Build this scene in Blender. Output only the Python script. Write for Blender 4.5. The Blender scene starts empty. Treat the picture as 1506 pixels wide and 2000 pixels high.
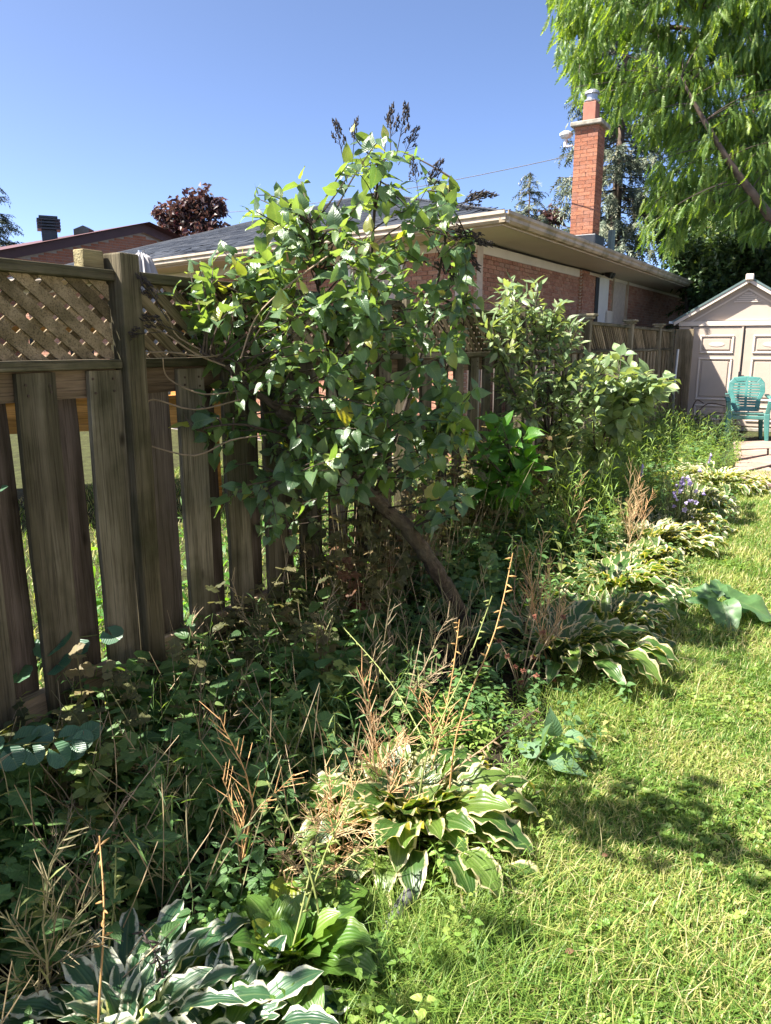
import bpy, math, random
import numpy as np
from mathutils import Vector, Matrix
random.seed(11); rng = np.random.default_rng(11)
S = bpy.context.scene; COL = S.collection
R = math.radians

# ------------------------------------------------------------ camera, sky, sun, exposure
EYE = 1.40; F = 1455.0; PITCH = 12.6
CP, SP = math.cos(R(PITCH)), math.sin(R(PITCH))
cam = bpy.data.objects.new('camera', bpy.data.cameras.new('camera')); COL.objects.link(cam)
cam.location = (0, 0, EYE); cam.rotation_euler = (R(90-PITCH), 0, 0)
cam.data.sensor_fit = 'VERTICAL'; cam.data.sensor_height = 36; cam.data.sensor_width = 36
cam.data.lens = 36*F/2000; cam.data.clip_start = .05; cam.data.clip_end = 600
S.camera = cam
SUN = Vector((-.60, -.10, .795)).normalized()          # towards the sun
W = bpy.data.worlds.new('World'); S.world = W; W.use_nodes = True
nt = W.node_tree; nt.nodes.clear()
sk = nt.nodes.new('ShaderNodeTexSky'); sk.sky_type = 'NISHITA'; sk.sun_disc = False
sk.sun_elevation = math.asin(SUN.z); sk.sun_rotation = math.atan2(SUN.x, SUN.y)
sk.altitude = 900; sk.air_density = .38; sk.dust_density = 2.2; sk.ozone_density = 3.0
bg = nt.nodes.new('ShaderNodeBackground'); bg.inputs[1].default_value = .108
wo = nt.nodes.new('ShaderNodeOutputWorld')
nt.links.new(sk.outputs[0], bg.inputs[0]); nt.links.new(bg.outputs[0], wo.inputs[0])
sun = bpy.data.objects.new('sun', bpy.data.lights.new('sun', 'SUN')); COL.objects.link(sun)
sun.data.energy = 5.0; sun.data.angle = R(.53); sun.data.color = (1, .94, .84)
sun.rotation_euler = SUN.to_track_quat('Z', 'Y').to_euler(); sun.location = (-8, 0, 14)
S.view_settings.view_transform = 'Standard'; S.view_settings.look = 'None'
S.view_settings.exposure = 1.95; S.view_settings.gamma = 1; S.view_settings.use_curve_mapping = False
S.cycles.max_bounces = 8; S.cycles.transmission_bounces = 6; S.cycles.transparent_max_bounces = 4

# ------------------------------------------------------------ pixel helpers (photo pixels -> points of the place)
def ray(px, py):
    dx = (px-753)/F; uy = (1000-py)/F
    return Vector((dx, CP+uy*SP, uy*CP-SP))
def at(px, py, Y):
    r = ray(px, py); t = Y/r.y
    return Vector((r.x*t, Y, EYE+r.z*t))
def gp(px, py, z=0.0):
    r = ray(px, py); t = (z-EYE)/r.z
    return Vector((r.x*t, r.y*t, z))
def onplane(px, py, p, n):
    r = ray(px, py); c = Vector((0, 0, EYE)); t = (p-c).dot(n)/r.dot(n)
    return c+r*t

# ------------------------------------------------------------ mesh building
class MB:
    def __init__(s): s.V = []; s.F = []; s.U = []; s.R = []; s.n = 0
    def add(s, V, Fs, U=None, r=0.0):
        V = np.asarray(V, float).reshape(-1, 3); n = len(V)
        by = {}
        for f in Fs:
            if isinstance(f, np.ndarray) and f.ndim == 2: by.setdefault(f.shape[1], []).append(f)
            else: by.setdefault(len(f), []).append(np.asarray([f], int))
        for k, l in by.items(): s.F.append(np.concatenate(l)+s.n)
        s.V.append(V); s.U.append(np.zeros((n, 2)) if U is None else np.asarray(U, float))
        s.R.append(np.full(n, r) if np.isscalar(r) else np.asarray(r, float)); s.n += n
    def many(s, T, M, P, Sc, r):
        V, Fs, U = T; N = len(P)
        if N == 0: return
        Sc = np.asarray(Sc, float)
        if Sc.ndim == 1: Sc = np.repeat(Sc[:, None], 3, 1)
        X = np.einsum('nij,nkj->nki', M, V[None]*Sc[:, None, :])+np.asarray(P)[:, None, :]
        n = len(V); off = (np.arange(N)*n)[:, None, None]
        for f in Fs: s.F.append((f[None]+off).reshape(-1, f.shape[1])+s.n)
        s.V.append(X.reshape(-1, 3)); s.U.append(np.tile(U, (N, 1))); s.R.append(np.repeat(r, n)); s.n += N*n
    def mesh(s, name, mat=None, smooth=False):
        me = bpy.data.meshes.new(name)
        if s.n == 0: return me
        V = np.concatenate(s.V); U = np.concatenate(s.U); Rn = np.concatenate(s.R)
        tot = [np.full(len(f), f.shape[1]) for f in s.F]; tot = np.concatenate(tot)
        li = np.concatenate([f.ravel() for f in s.F]).astype(np.int32)
        st = np.concatenate([[0], np.cumsum(tot)[:-1]]).astype(np.int32)
        me.vertices.add(len(V)); me.vertices.foreach_set('co', V.astype(np.float32).ravel())
        me.loops.add(len(li)); me.loops.foreach_set('vertex_index', li)
        me.polygons.add(len(tot)); me.polygons.foreach_set('loop_start', st)
        me.polygons.foreach_set('use_smooth', np.full(len(tot), smooth))
        uv = me.uv_layers.new(name='UVMap'); uv.data.foreach_set('uv', U[li].astype(np.float32).ravel())
        a = me.attributes.new('rnd', 'FLOAT', 'POINT'); a.data.foreach_set('value', Rn.astype(np.float32))
        me.update(calc_edges=True)
        if mat: me.materials.append(mat)
        return me

def as_np_faces(Fs):
    by = {}
    for f in Fs: by.setdefault(len(f), []).append(f)
    return [np.asarray(v, int) for v in by.values()]
def tmesh(name, T, mat, smooth=True):
    m = MB(); m.add(*T[:3]); return m.mesh(name, mat, smooth)

def wmat(o):
    m = o.matrix_basis.copy()
    return wmat(o.parent) @ o.matrix_parent_inverse @ m if o.parent else m
def link(o, parent=None, M=None):
    COL.objects.link(o)
    if M is not None: o.matrix_basis = M
    if parent is not None:
        o.parent = parent; o.matrix_parent_inverse = wmat(parent).inverted()
    return o
def obj(name, me, parent=None, M=None, mat=None, kind=None, label=None):
    if isinstance(me, MB): me = me.mesh(name, mat)
    elif mat and not me.materials: me.materials.append(mat)
    o = link(bpy.data.objects.new(name, me), parent, M)
    if kind: o['kind'] = kind
    if label: o['label'] = label
    return o
def tag(o, label, cat, group=None):
    o['label'] = label; o['category'] = cat
    if group: o['group'] = group
    return o
def thing(name, label, cat, loc=(0, 0, 0), group=None):
    o = bpy.data.objects.new(name, None); o.empty_display_size = .1; COL.objects.link(o); o.location = loc
    return tag(o, label, cat, group)
def bevel(o, w=.006, seg=2):
    m = o.modifiers.new('bevel', 'BEVEL'); m.width = w; m.segments = seg; m.limit_method = 'ANGLE'; return o

BOXF = np.array([(0, 3, 2, 1), (4, 5, 6, 7), (0, 1, 5, 4), (1, 2, 6, 5), (2, 3, 7, 6), (3, 0, 4, 7)])
def boxv(x0, x1, y0, y1, z0, z1):
    return np.array([(x0, y0, z0), (x1, y0, z0), (x1, y1, z0), (x0, y1, z0), (x0, y0, z1), (x1, y0, z1), (x1, y1, z1), (x0, y1, z1)], float)
def add_box(m, x0, x1, y0, y1, z0, z1, r=0.): m.add(boxv(x0, x1, y0, y1, z0, z1), [BOXF], r=r)
def box_obj(name, b, mat, parent=None, M=None, bv=0, **k):
    m = MB(); add_box(m, *b); o = obj(name, m, parent, M, mat, **k)
    if bv: bevel(o, bv)
    return o
def add_beam(m, a, b, w, h, up=(0, 0, 1), w2=None, h2=None, r=0.):
    a, b = Vector(a), Vector(b); y = (b-a).normalized(); x = y.cross(Vector(up))
    if x.length < 1e-4: x = Vector((1, 0, 0))
    x.normalize(); z = x.cross(y); V = []
    for p, ww, hh in ((a, w, h), (b, w2 or w, h2 or h)):
        for sx, sz in ((-1, -1), (1, -1), (1, 1), (-1, 1)): V.append(p+x*sx*ww/2+z*sz*hh/2)
    m.add(V, [BOXF], r=r)
def add_tube(m, pts, rad, sides=6, r=0., cap=True):
    pts = [Vector(p) for p in pts]; n = len(pts)
    rad = [rad]*n if np.isscalar(rad) else list(rad)
    V = []; U = []; ref = Vector((.31, .17, .93)); L = 0
    for i, p in enumerate(pts):
        t = (pts[min(i+1, n-1)]-pts[max(i-1, 0)])
        t = t.normalized() if t.length > 1e-9 else Vector((0, 0, 1))
        if abs(t.dot(ref)) > .96: ref = Vector((.9, -.3, .2)).normalized()
        a = t.cross(ref).normalized(); b = t.cross(a); ref = -(b.cross(t)).cross(t) if False else ref
        if i: L += (p-pts[i-1]).length
        for k in range(sides):
            an = 2*math.pi*k/sides
            V.append(p+(a*math.cos(an)+b*math.sin(an))*rad[i]); U.append((k/sides, L))
    Fs = []
    for i in range(n-1):
        for k in range(sides):
            k2 = (k+1) % sides; Fs.append((i*sides+k, i*sides+k2, (i+1)*sides+k2, (i+1)*sides+k))
    if cap: Fs.append(tuple(range(sides))[::-1]); Fs.append(tuple((n-1)*sides+k for k in range(sides)))
    m.add([tuple(v) for v in V], Fs, U, r)
def add_prism(m, poly, d, r=0.):
    """poly: list of 3D points (planar), extruded by vector d"""
    n = len(poly); d = Vector(d)
    V = [tuple(Vector(p)) for p in poly]+[tuple(Vector(p)+d) for p in poly]
    Fs = [tuple(range(n))[::-1], tuple(range(n, 2*n))]+[(i, (i+1) % n, n+(i+1) % n, n+i) for i in range(n)]
    m.add(V, Fs, r=r)
def add_lathe(m, prof, c, sides=12, r=0.):
    V = []; Fs = []
    for (rad, z) in prof:
        for k in range(sides):
            a = 2*math.pi*k/sides; V.append((c[0]+rad*math.cos(a), c[1]+rad*math.sin(a), c[2]+z))
    for i in range(len(prof)-1):
        for k in range(sides):
            k2 = (k+1) % sides; Fs.append((i*sides+k, i*sides+k2, (i+1)*sides+k2, (i+1)*sides+k))
    Fs.append(tuple(range(sides))[::-1]); Fs.append(tuple((len(prof)-1)*sides+k for k in range(sides)))
    m.add(V, Fs, r=r)
def bez(a, b, c, n):
    a, b, c = Vector(a), Vector(b), Vector(c)
    return [a*(1-t)**2+b*2*t*(1-t)+c*t*t for t in [i/n for i in range(n+1)]]
def smooth_path(pts, n=5):
    pts = [Vector(p) for p in pts]; out = []
    for i in range(len(pts)-1):
        p0 = pts[max(i-1, 0)]; p1 = pts[i]; p2 = pts[i+1]; p3 = pts[min(i+2, len(pts)-1)]
        for k in range(n):
            t = k/n
            out.append(.5*((2*p1)+(p2-p0)*t+(2*p0-5*p1+4*p2-p3)*t*t+(3*p1-p0-3*p2+p3)*t**3))
    out.append(pts[-1]); return out
def frames(y, up):
    y = np.asarray(y, float); up = np.asarray(up, float)
    y = y/np.linalg.norm(y, axis=1, keepdims=True).clip(1e-9)
    x = np.cross(y, up); l = np.linalg.norm(x, axis=1, keepdims=True)
    x = np.where(l < 1e-5, np.array([[1., 0, 0]]), x/l.clip(1e-9)); z = np.cross(x, y)
    return np.stack([x, y, z], -1)
def yawframes(a):
    c, s = np.cos(a), np.sin(a); M = np.zeros((len(a), 3, 3))
    M[:, 0, 0] = c; M[:, 0, 1] = -s; M[:, 1, 0] = s; M[:, 1, 1] = c; M[:, 2, 2] = 1; return M
def mat4(M, P, s):
    m = Matrix.Identity(4); s = (s, s, s) if np.isscalar(s) else s
    for i in range(3):
        for j in range(3): m[i][j] = M[i][j]*s[j]
        m[i][3] = P[i]
    return m
def pieces(parent, name, stuff, Ms, me, limit=300):
    """the first `limit` pieces as objects sharing one mesh, the rest joined"""
    for M in Ms[:limit]: obj(name, me, parent, M)
    if len(Ms) > limit:
        V = np.empty(len(me.vertices)*3); me.vertices.foreach_get('co', V); V = V.reshape(-1, 3)
        Fs = as_np_faces([tuple(p.vertices) for p in me.polygons])
        m = MB(); A = np.array([np.array(M) for M in Ms[limit:]])
        m.many((V, Fs, np.zeros((len(V), 2))), A[:, :3, :3], A[:, :3, 3], np.ones(len(A)), rng.random(len(A)))
        obj(stuff, m, parent, None, me.materials[0], kind='stuff')

# ------------------------------------------------------------ materials
class N:
    def __init__(s, name):
        s.m = bpy.data.materials.new(name); s.m.use_nodes = True; s.t = s.m.node_tree; s.t.nodes.clear()
        s.out = s.t.nodes.new('ShaderNodeOutputMaterial')
    def new(s, k, **kw):
        n = s.t.nodes.new('ShaderNode'+k)
        for a, v in kw.items(): setattr(n, a, v)
        return n
    def put(s, i, v):
        if isinstance(v, bpy.types.NodeSocket): s.t.links.new(v, i)
        elif v is not None:
            if isinstance(v, (tuple, list)) and len(v) == 3 and i.type == 'RGBA': v = (*v, 1)
            i.default_value = v
    def math(s, op, a, b=None, c=None, clamp=False):
        n = s.new('Math', operation=op); n.use_clamp = clamp
        for i, v in enumerate((a, b, c)):
            if v is not None: s.put(n.inputs[i], v)
        return n.outputs[0]
    def ramp(s, f, stops, interp='LINEAR'):
        n = s.new('ValToRGB'); e = n.color_ramp.elements; n.color_ramp.interpolation = interp
        while len(e) > 1: e.remove(e[-1])
        for i, (p, c) in enumerate(stops):
            el = e[0] if i == 0 else e.new(p)
            el.position = p; el.color = (*c, 1) if not np.isscalar(c) else (c, c, c, 1)
        s.put(n.inputs[0], f); return n.outputs[0]
    def noise(s, vec, scale, detail=4, rough=.55, out=0):
        n = s.new('TexNoise'); s.put(n.inputs['Vector'], vec); n.inputs['Scale'].default_value = scale
        n.inputs['Detail'].default_value = detail; n.inputs['Roughness'].default_value = rough; return n.outputs[out]
    def mix(s, f, a, b, mode='MIX'):
        n = s.new('Mix', data_type='RGBA', blend_type=mode); s.put(n.inputs[0], f); s.put(n.inputs[6], a); s.put(n.inputs[7], b); return n.outputs[2]
    def mapv(s, v, scale, loc=None):
        n = s.new('Mapping'); s.put(n.inputs[0], v); n.inputs['Scale'].default_value = scale
        if loc is not None: s.put(n.inputs['Location'], loc)
        return n.outputs[0]
    def pos(s): return s.new('NewGeometry').outputs['Position']
    def obj(s): return s.new('TexCoord').outputs['Object']
    def rnd(s):
        a = s.new('Attribute', attribute_name='rnd').outputs['Fac']
        return s.math('FRACT', s.math('ADD', s.new('ObjectInfo').outputs['Random'], a))
    def bump(s, h, st, d=.01):
        n = s.new('Bump'); n.inputs['Strength'].default_value = st; n.inputs['Distance'].default_value = d; s.put(n.inputs['Height'], h); return n.outputs[0]
    def pbr(s, col, rough=.7, normal=None, metal=0, spec=.5):
        n = s.new('BsdfPrincipled'); s.put(n.inputs['Base Color'], col); s.put(n.inputs['Roughness'], rough)
        n.inputs['Metallic'].default_value = metal; n.inputs['Specular IOR Level'].default_value = spec
        if normal is not None: s.put(n.inputs['Normal'], normal)
        return n.outputs[0]
    def done(s, sh): s.t.links.new(sh, s.out.inputs[0]); return s.m

def plain(name, col, rough=.6, var=.12, scale=9, bump=.15, metal=0, spec=.5, dirt=None):
    n = N(name); p = n.pos(); f = n.noise(p, scale, 5)
    c = n.mix(1, col, n.ramp(f, [(.3, 1-var*1.6), (.7, 1+var)]), 'MULTIPLY')
    if dirt: c = n.mix(n.ramp(n.noise(p, dirt[1], 4), [(.45, 0.), (.7, dirt[2])]), c, dirt[0])
    return n.done(n.pbr(c, rough, n.bump(n.noise(p, scale*8, 3), bump, .004), metal, spec))
def wood(name, stops, axis=2, rough=.85, green=.5, knots=True, rw=.35):
    n = N(name); r = n.rnd(); o = n.obj()
    off = n.new('CombineXYZ'); [n.put(off.inputs[i], n.math('MULTIPLY', r, 31.+7*i)) for i in range(3)]
    v = n.new('VectorMath', operation='ADD'); n.put(v.inputs[0], o); n.put(v.inputs[1], off.outputs[0]); v = v.outputs[0]
    sc = [26, 26, 26]; sc[axis] = 1.3; sf = [190, 190, 190]; sf[axis] = 4
    st = n.noise(n.mapv(v, sc), 1, 5, .6); fine = n.noise(n.mapv(v, sf), 1, 3)
    big = n.noise(v, 3.2, 4)
    f = n.math('ADD', n.math('MULTIPLY', st, .55), n.math('ADD', n.math('MULTIPLY', r, rw), n.math('MULTIPLY', big, .3)))
    c = n.ramp(f, stops)
    c = n.mix(n.math('MULTIPLY', n.ramp(n.noise(v, 5, 5), [(.48, 0.), (.68, 1.)]), green), c, (.035, .042, .016))
    c = n.mix(n.ramp(fine, [(.36, .5), (.5, 0.)]), c, (.025, .02, .014))
    c = n.mix(n.ramp(n.noise(n.mapv(v, [9 if i != axis else 1.1 for i in range(3)]), 1, 5, .6), [(.42, .85), (.62, 0.)]), c, n.mix(1, c, (.42, .42, .36), 'MULTIPLY'))
    if knots:
        vo = n.new('TexVoronoi'); ks = [7, 7, 7]; ks[axis] = 3.2; n.put(vo.inputs['Vector'], n.mapv(v, ks)); vo.inputs['Scale'].default_value = 1
        c = n.mix(n.ramp(vo.outputs['Distance'], [(.05, .9), (.12, 0.)]), c, (.008, .006, .004))
    h = n.math('ADD', n.math('MULTIPLY', st, .6), n.math('MULTIPLY', fine, .6))
    return n.done(n.pbr(c, rough, n.bump(h, .9, .008), 0, .1))
def brick_mat(name, stops, rough=.85):
    n = N(name); p = n.pos()
    c = n.ramp(n.rnd(), stops)
    c = n.mix(n.ramp(n.noise(p, 16, 6, .7), [(.4, 0.), (.72, .5)]), c, (.33, .2, .15))
    c = n.mix(n.ramp(n.noise(n.mapv(p, (40, 40, 130)), 1, 4), [(.35, .5), (.52, 0.)]), c, (.07, .025, .018))
    return n.done(n.pbr(c, rough, n.bump(n.noise(n.mapv(p, (60, 60, 160)), 1, 5, .7), .8, .006), 0, .3))
def leaf_mat(name, stops, rough=.42, tr=.35, tgain=(2.3, 2.1, .9), vein=.5, under=.35, edge=None, spec=.5, undercol=(.16, .2, .11), nv=9, side=True):
    n = N(name); r = n.rnd(); p = n.pos()
    c = n.ramp(r, stops)
    c = n.mix(1, c, n.ramp(n.noise(p, 11, 3), [(.3, .75), (.7, 1.25)]), 'MULTIPLY')
    uv = n.new('SeparateXYZ'); n.put(uv.inputs[0], n.new('UVMap').outputs[0]); u, v = uv.outputs[0], uv.outputs[1]
    d = n.math('ABSOLUTE', n.math('SUBTRACT', u, .5)); d2 = n.math('MULTIPLY', d, 2)
    mid = n.ramp(d2, [(0., 1.), (.1, 0.)])
    if side: ph = n.math('SUBTRACT', n.math('MULTIPLY', v, nv*6.28), n.math('MULTIPLY', d, nv*4.2))
    else: ph = n.math('MULTIPLY', d2, nv*6.28)
    w = n.math('SINE', ph)
    c = n.mix(n.math('MULTIPLY', n.ramp(w, [(.8, 0.), (1., .5)]), vein), c, n.mix(1, c, (1.7, 1.6, 1.4), 'MULTIPLY'))
    c = n.mix(n.math('MULTIPLY', mid, vein), c, n.mix(.5, c, (.25, .3, .12)))
    if edge:
        ec, e0 = edge
        nz = n.noise(n.mapv(n.new('UVMap').outputs[0], (3.5, 6, 1)), 1.3, 3)
        off = n.math('MULTIPLY', n.math('SUBTRACT', r, .5), 4)
        jag = n.math('ADD', d2, n.math('MULTIPLY', n.math('SUBTRACT', n.noise(n.mapv(n.new('UVMap').outputs[0], (2.5, 5, 1), None), 2.0, 4), .5), .55))
        msk = n.ramp(jag, [(e0, 0.), (e0+.13, 1.)])
        c = n.mix(msk, c, n.mix(n.ramp(n.noise(p, 60, 4), [(.52, 0.), (.72, .75)]), ec, (.23, .14, .06)))
    back = n.math('MULTIPLY', n.new('NewGeometry').outputs['Backfacing'], under)
    c = n.mix(back, c, n.mix(.5, c, undercol))
    s1 = n.pbr(c, rough, n.bump(n.math('ADD', w, n.math('MULTIPLY', mid, -2.)), .25, .002), 0, spec)
    t = n.new('BsdfTranslucent'); n.put(t.inputs[0], n.mix(1, c, tgain, 'MULTIPLY'))
    mx = n.new('MixShader'); mx.inputs[0].default_value = tr; n.put(mx.inputs[1], s1); n.put(mx.inputs[2], t.outputs[0])
    return n.done(mx.outputs[0])

# ------------------------------------------------------------ palette
M = {}
M['post'] = wood('post_wood', [(.25, (0.0686, 0.0575, 0.038)), (.5, (0.167, 0.143, 0.0951)), (.8, (0.334, 0.288, 0.207))], 2, green=.55)
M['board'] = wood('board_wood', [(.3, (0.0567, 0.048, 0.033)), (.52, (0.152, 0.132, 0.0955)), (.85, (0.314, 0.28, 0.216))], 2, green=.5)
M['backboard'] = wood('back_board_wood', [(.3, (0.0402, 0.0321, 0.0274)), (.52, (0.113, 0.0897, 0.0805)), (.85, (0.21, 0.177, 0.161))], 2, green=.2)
M['rail'] = wood('rail_wood', [(.3, (0.0405, 0.038, 0.023)), (.52, (0.113, 0.0998, 0.0648)), (.85, (0.243, 0.214, 0.151))], 0, green=.75, knots=False)
M['paleRail'] = wood('pale_rail_wood', [(.3, (0.115, 0.0788, 0.0553)), (.52, (0.23, 0.168, 0.119)), (.85, (0.368, 0.284, 0.196))], 0, green=.1, knots=False)
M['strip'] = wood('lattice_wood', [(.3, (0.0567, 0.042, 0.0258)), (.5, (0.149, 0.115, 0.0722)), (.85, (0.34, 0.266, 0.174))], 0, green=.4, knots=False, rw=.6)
M['shadedbackstrip'] = wood('shaded_rear_lattice_wood', [(.3, (0.0259, 0.0184, 0.0115)), (.5, (0.068, 0.0504, 0.0323)), (.85, (0.155, 0.116, 0.0777))], 0, green=.4, knots=False, rw=.6)  # lattice wood darkened: shade behind the front layer put into the colour
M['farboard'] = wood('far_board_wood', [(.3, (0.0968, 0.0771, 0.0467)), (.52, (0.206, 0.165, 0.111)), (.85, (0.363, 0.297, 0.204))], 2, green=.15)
M['capwood'] = wood('cap_wood', [(.3, (.16, .14, .09)), (.52, (.3, .27, .19)), (.85, (.42, .38, .29))], 0, green=.15, knots=False)
M['block'] = wood('block_wood', [(.3, (.2, .16, .08)), (.52, (.32, .27, .15)), (.85, (.4, .35, .22))], 0, green=.35, knots=False)
M['brick'] = brick_mat('red_brick', [(0, (.32, .14, .09)), (.4, (.42, .2, .13)), (.75, (.48, .27, .18)), (1, (.37, .22, .16))])
M['chbrick'] = brick_mat('chimney_brick', [(0, (.25, .09, .05)), (.45, (.34, .125, .065)), (.8, (.4, .165, .09)), (1, (.28, .115, .075))])
M['gablebrick'] = brick_mat('orange_red_brick', [(0, (.5, .17, .085)), (.5, (.6, .22, .11)), (1, (.54, .23, .14))])
M['mortar'] = plain('mortar', (.5, .42, .36), .95, .1, 14, .4)
M['beige'] = plain('beige_metal', (.44, .36, .28), .45, .06, 3, .05, dirt=((.16, .13, .07), 6, .5))
M['mossgutter'] = plain('mossy_gutter', (.40, .31, .22), .55, .1, 3, .1, dirt=((.12, .10, .035), 4, .9))
M['soffit'] = plain('soffit_paint', (.52, .46, .37), .6, .05, 2, .05)
M['frieze'] = plain('frieze_paint', (.66, .59, .5), .6, .05, 3, .05)
M['shingle'] = None
n = N('shingle_slate'); p = n.pos()
c = n.ramp(n.rnd(), [(0, (.018, .022, .032)), (.5, (.032, .038, .05)), (1, (.055, .06, .072))])
c = n.mix(1, c, n.ramp(n.noise(p, 220, 2), [(.3, .6), (.7, 1.4)]), 'MULTIPLY')
M['shingle'] = n.done(n.pbr(c, .8, n.bump(n.noise(p, 220, 2), .4, .003), 0, .12))
M['glass'] = plain('window_glass', (.02, .024, .027), .12, .3, .8, 0, spec=.4)
M['white'] = plain('white_paint', (.68, .68, .66), .45, .05, 4, .05)
M['black'] = plain('black_metal', (.012, .012, .013), .45, .2, 20, .1)
M['darkmetal'] = plain('dark_sheet_metal', (.05, .055, .06), .4, .2, 6, .05, metal=.6)
M['grey'] = plain('galvanised_steel', (.42, .43, .45), .38, .12, 9, .05, metal=.7)
M['concrete'] = plain('concrete', (.34, .31, .26), .9, .2, 12, .5, dirt=((.12, .11, .07), 9, .6))
M['tile'] = plain('clay_flue', (.3, .12, .08), .8, .15, 10, .2)
M['shed'] = plain('shed_resin', (.47, .385, .315), .55, .05, 3, .12, dirt=((.3, .26, .22), 3, .4))
M['shedtrim'] = plain('shed_trim_resin', (.62, .53, .45), .5, .04, 4, .05)
M['shedroof'] = plain('shed_roof_resin', (.1, .15, .145), .55, .1, 5, .1)
M['chair'] = plain('teal_plastic', (.045, .17, .15), .42, .1, 7, .04, dirt=((.16, .26, .23), 9, .4))
M['stone'] = plain('pink_flagstone', (.34, .225, .175), .85, .2, 5, .5, dirt=((.24, .19, .15), 3, .6))
M['rust'] = plain('rusty_iron', (.05, .028, .018), .7, .4, 25, .3)
M['fascia'] = plain('brown_fascia', (.11, .046, .042), .5, .1, 5, .05)
M['pinksoffit'] = plain('pale_soffit', (.5, .36, .3), .6, .05, 4, .05)
M['deck'] = wood('orange_deck_wood', [(.3, (.36, .15, .03)), (.52, (.48, .21, .05)), (.85, (.58, .29, .09))], 0, green=0, knots=False)
M['umbrella'] = plain('umbrella_cloth', (.42, .4, .4), .9, .06, 6, .1)
M['hose'] = plain('grey_pipe', (.1, .1, .105), .5, .2, 12, .1)
M['bark'] = None
n = N('lilac_bark'); p = n.pos(); uvv = n.mapv(n.new('UVMap').outputs[0], (9, 26, 1))
f = n.noise(uvv, 1, 6, .65)
M['bark'] = n.done(n.pbr(n.mix(n.ramp(n.noise(p, 7, 4), [(.45, 0.), (.7, .6)]), n.ramp(f, [(.3, (.03, .021, .015)), (.55, (.09, .068, .05)), (.8, (.19, .15, .115))]), (.13, .115, .08)), .9, n.bump(f, 1, .02), 0, .15))
M['twig'] = plain('twig_bark', (.07, .05, .035), .85, .3, 40, .2)
M['greentwig'] = plain('green_stem', (.1, .12, .035), .7, .3, 40, .1)
M['drytwig'] = plain('dry_twig', (.27, .2, .13), .85, .25, 30, .1)
for nm, key, st in (('dry_seed_stalk', 'straw', [(0, (.5, .3, .13)), (.35, (.42, .24, .12)), (.7, (.46, .34, .18)), (1, (.3, .2, .12))]), ('grey_seed_stalk', 'strawgrey', [(0, (.3, .23, .13)), (.4, (.36, .27, .17)), (.7, (.2, .16, .1)), (1, (.22, .22, .1))])):
    n = N(nm); p = n.pos(); M[key] = n.done(n.pbr(n.mix(1, n.ramp(n.rnd(), st), n.ramp(n.noise(p, 16, 4), [(.3, .6), (.7, 1.3)]), 'MULTIPLY'), .75, None, 0, .3))
M['scape'] = plain('hosta_stalk', (.19, .22, .06), .6, .3, 6, .1)
M['scapeorange'] = plain('ripe_hosta_stalk', (.34, .2, .07), .6, .3, 6, .1)
M['seed'] = plain('dark_seed_heads', (.03, .022, .018), .8, .3, 40, .2)

# ------------------------------------------------------------ the ground
n = N('soil_and_turf'); p = n.pos()
c = n.ramp(n.noise(p, 7, 6, .7), [(.3, (.02, .018, .008)), (.5, (.04, .045, .014)), (.75, (.075, .085, .028))])
M['ground'] = n.done(n.pbr(c, .95, n.bump(n.noise(p, 40, 4), .8, .02), 0, .2))
n = N('garden_soil'); p = n.pos()
c = n.ramp(n.noise(p, 16, 6, .7), [(.3, (.012, .009, .006)), (.55, (.035, .026, .017)), (.8, (.085, .062, .042))])
M['soil'] = n.done(n.pbr(c, .95, n.bump(n.noise(p, 50, 5), 1, .02), 0, .2))
m = MB(); m.add([(-150, -20, 0), (150, -20, 0), (150, 300, 0), (-150, 300, 0)], [(0, 1, 2, 3)])
obj('ground', m, None, None, M['ground'], kind='structure')

P0 = Vector((-.899, 2.637, 0)); D = Vector((.491, .871, 0)).normalized(); ND = Vector((D.y, -D.x, 0))   # along the fence; ND towards the lawn
def tp(t, q, z=0.): return P0+D*t+ND*q+Vector((0, 0, z))
def totp(p): v = Vector((p[0], p[1], 0))-P0; return v.dot(D), v.dot(ND)
MF = Matrix(((D.x, -ND.x, 0, P0.x), (D.y, -ND.y, 0, P0.y), (0, 0, 1, 0), (0, 0, 0, 1)))   # fence frame: x along, y away from us
m = MB(); t_ = np.linspace(-3, 11.3, 60)
ed = [tp(t, 1.42+.09*math.sin(t*2.1)+.06*math.sin(t*5.3+1), .004) for t in t_]; ba = [tp(t, -.35, .004) for t in t_]
m.add([tuple(v) for v in ba+ed], [(i, i+1+0, 60+i+1, 60+i)[::-1] for i in range(59)])
obj('garden_bed_soil', m, None, None, M['soil'], kind='structure')

# ------------------------------------------------------------ the fence
posts = [-6.0, -4.0, -2.0, 0, 2.02, 4.03, 6.04, 8.1, 10.1, 11.32]
Zb, Zc0, Zc1, Zt0, Zt1 = 1.322, 1.324, 1.354, 1.611, 1.646
fence = thing('garden_fence', 'weathered wooden board fence with a lattice top, running all the way to the shed', 'fence', tuple(P0))
def board_mesh(w, h, th, z0, seed, name, mat):
    r = random.Random(seed); m = MB(); k = 7; V = []
    bow = r.uniform(-.008, .008)
    for i in range(k+1):
        z = z0+(h-z0)*i/k; dx = bow*math.sin(math.pi*i/k)+r.uniform(-.0012, .0012); tw = r.uniform(-.002, .002)
        V += [(-w/2+dx, -th/2+tw, z), (w/2+dx, -th/2-tw, z), (w/2+dx, th/2-tw, z), (-w/2+dx, th/2+tw, z)]
    Fs = [(0, 3, 2, 1), (4*k, 4*k+1, 4*k+2, 4*k+3)]
    for i in range(k):
        for a in range(4): b = (a+1) % 4; Fs.append((4*i+a, 4*i+b, 4*i+4+b, 4*i+4+a))
    m.add(V, Fs); return m.mesh(name, mat)
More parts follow.
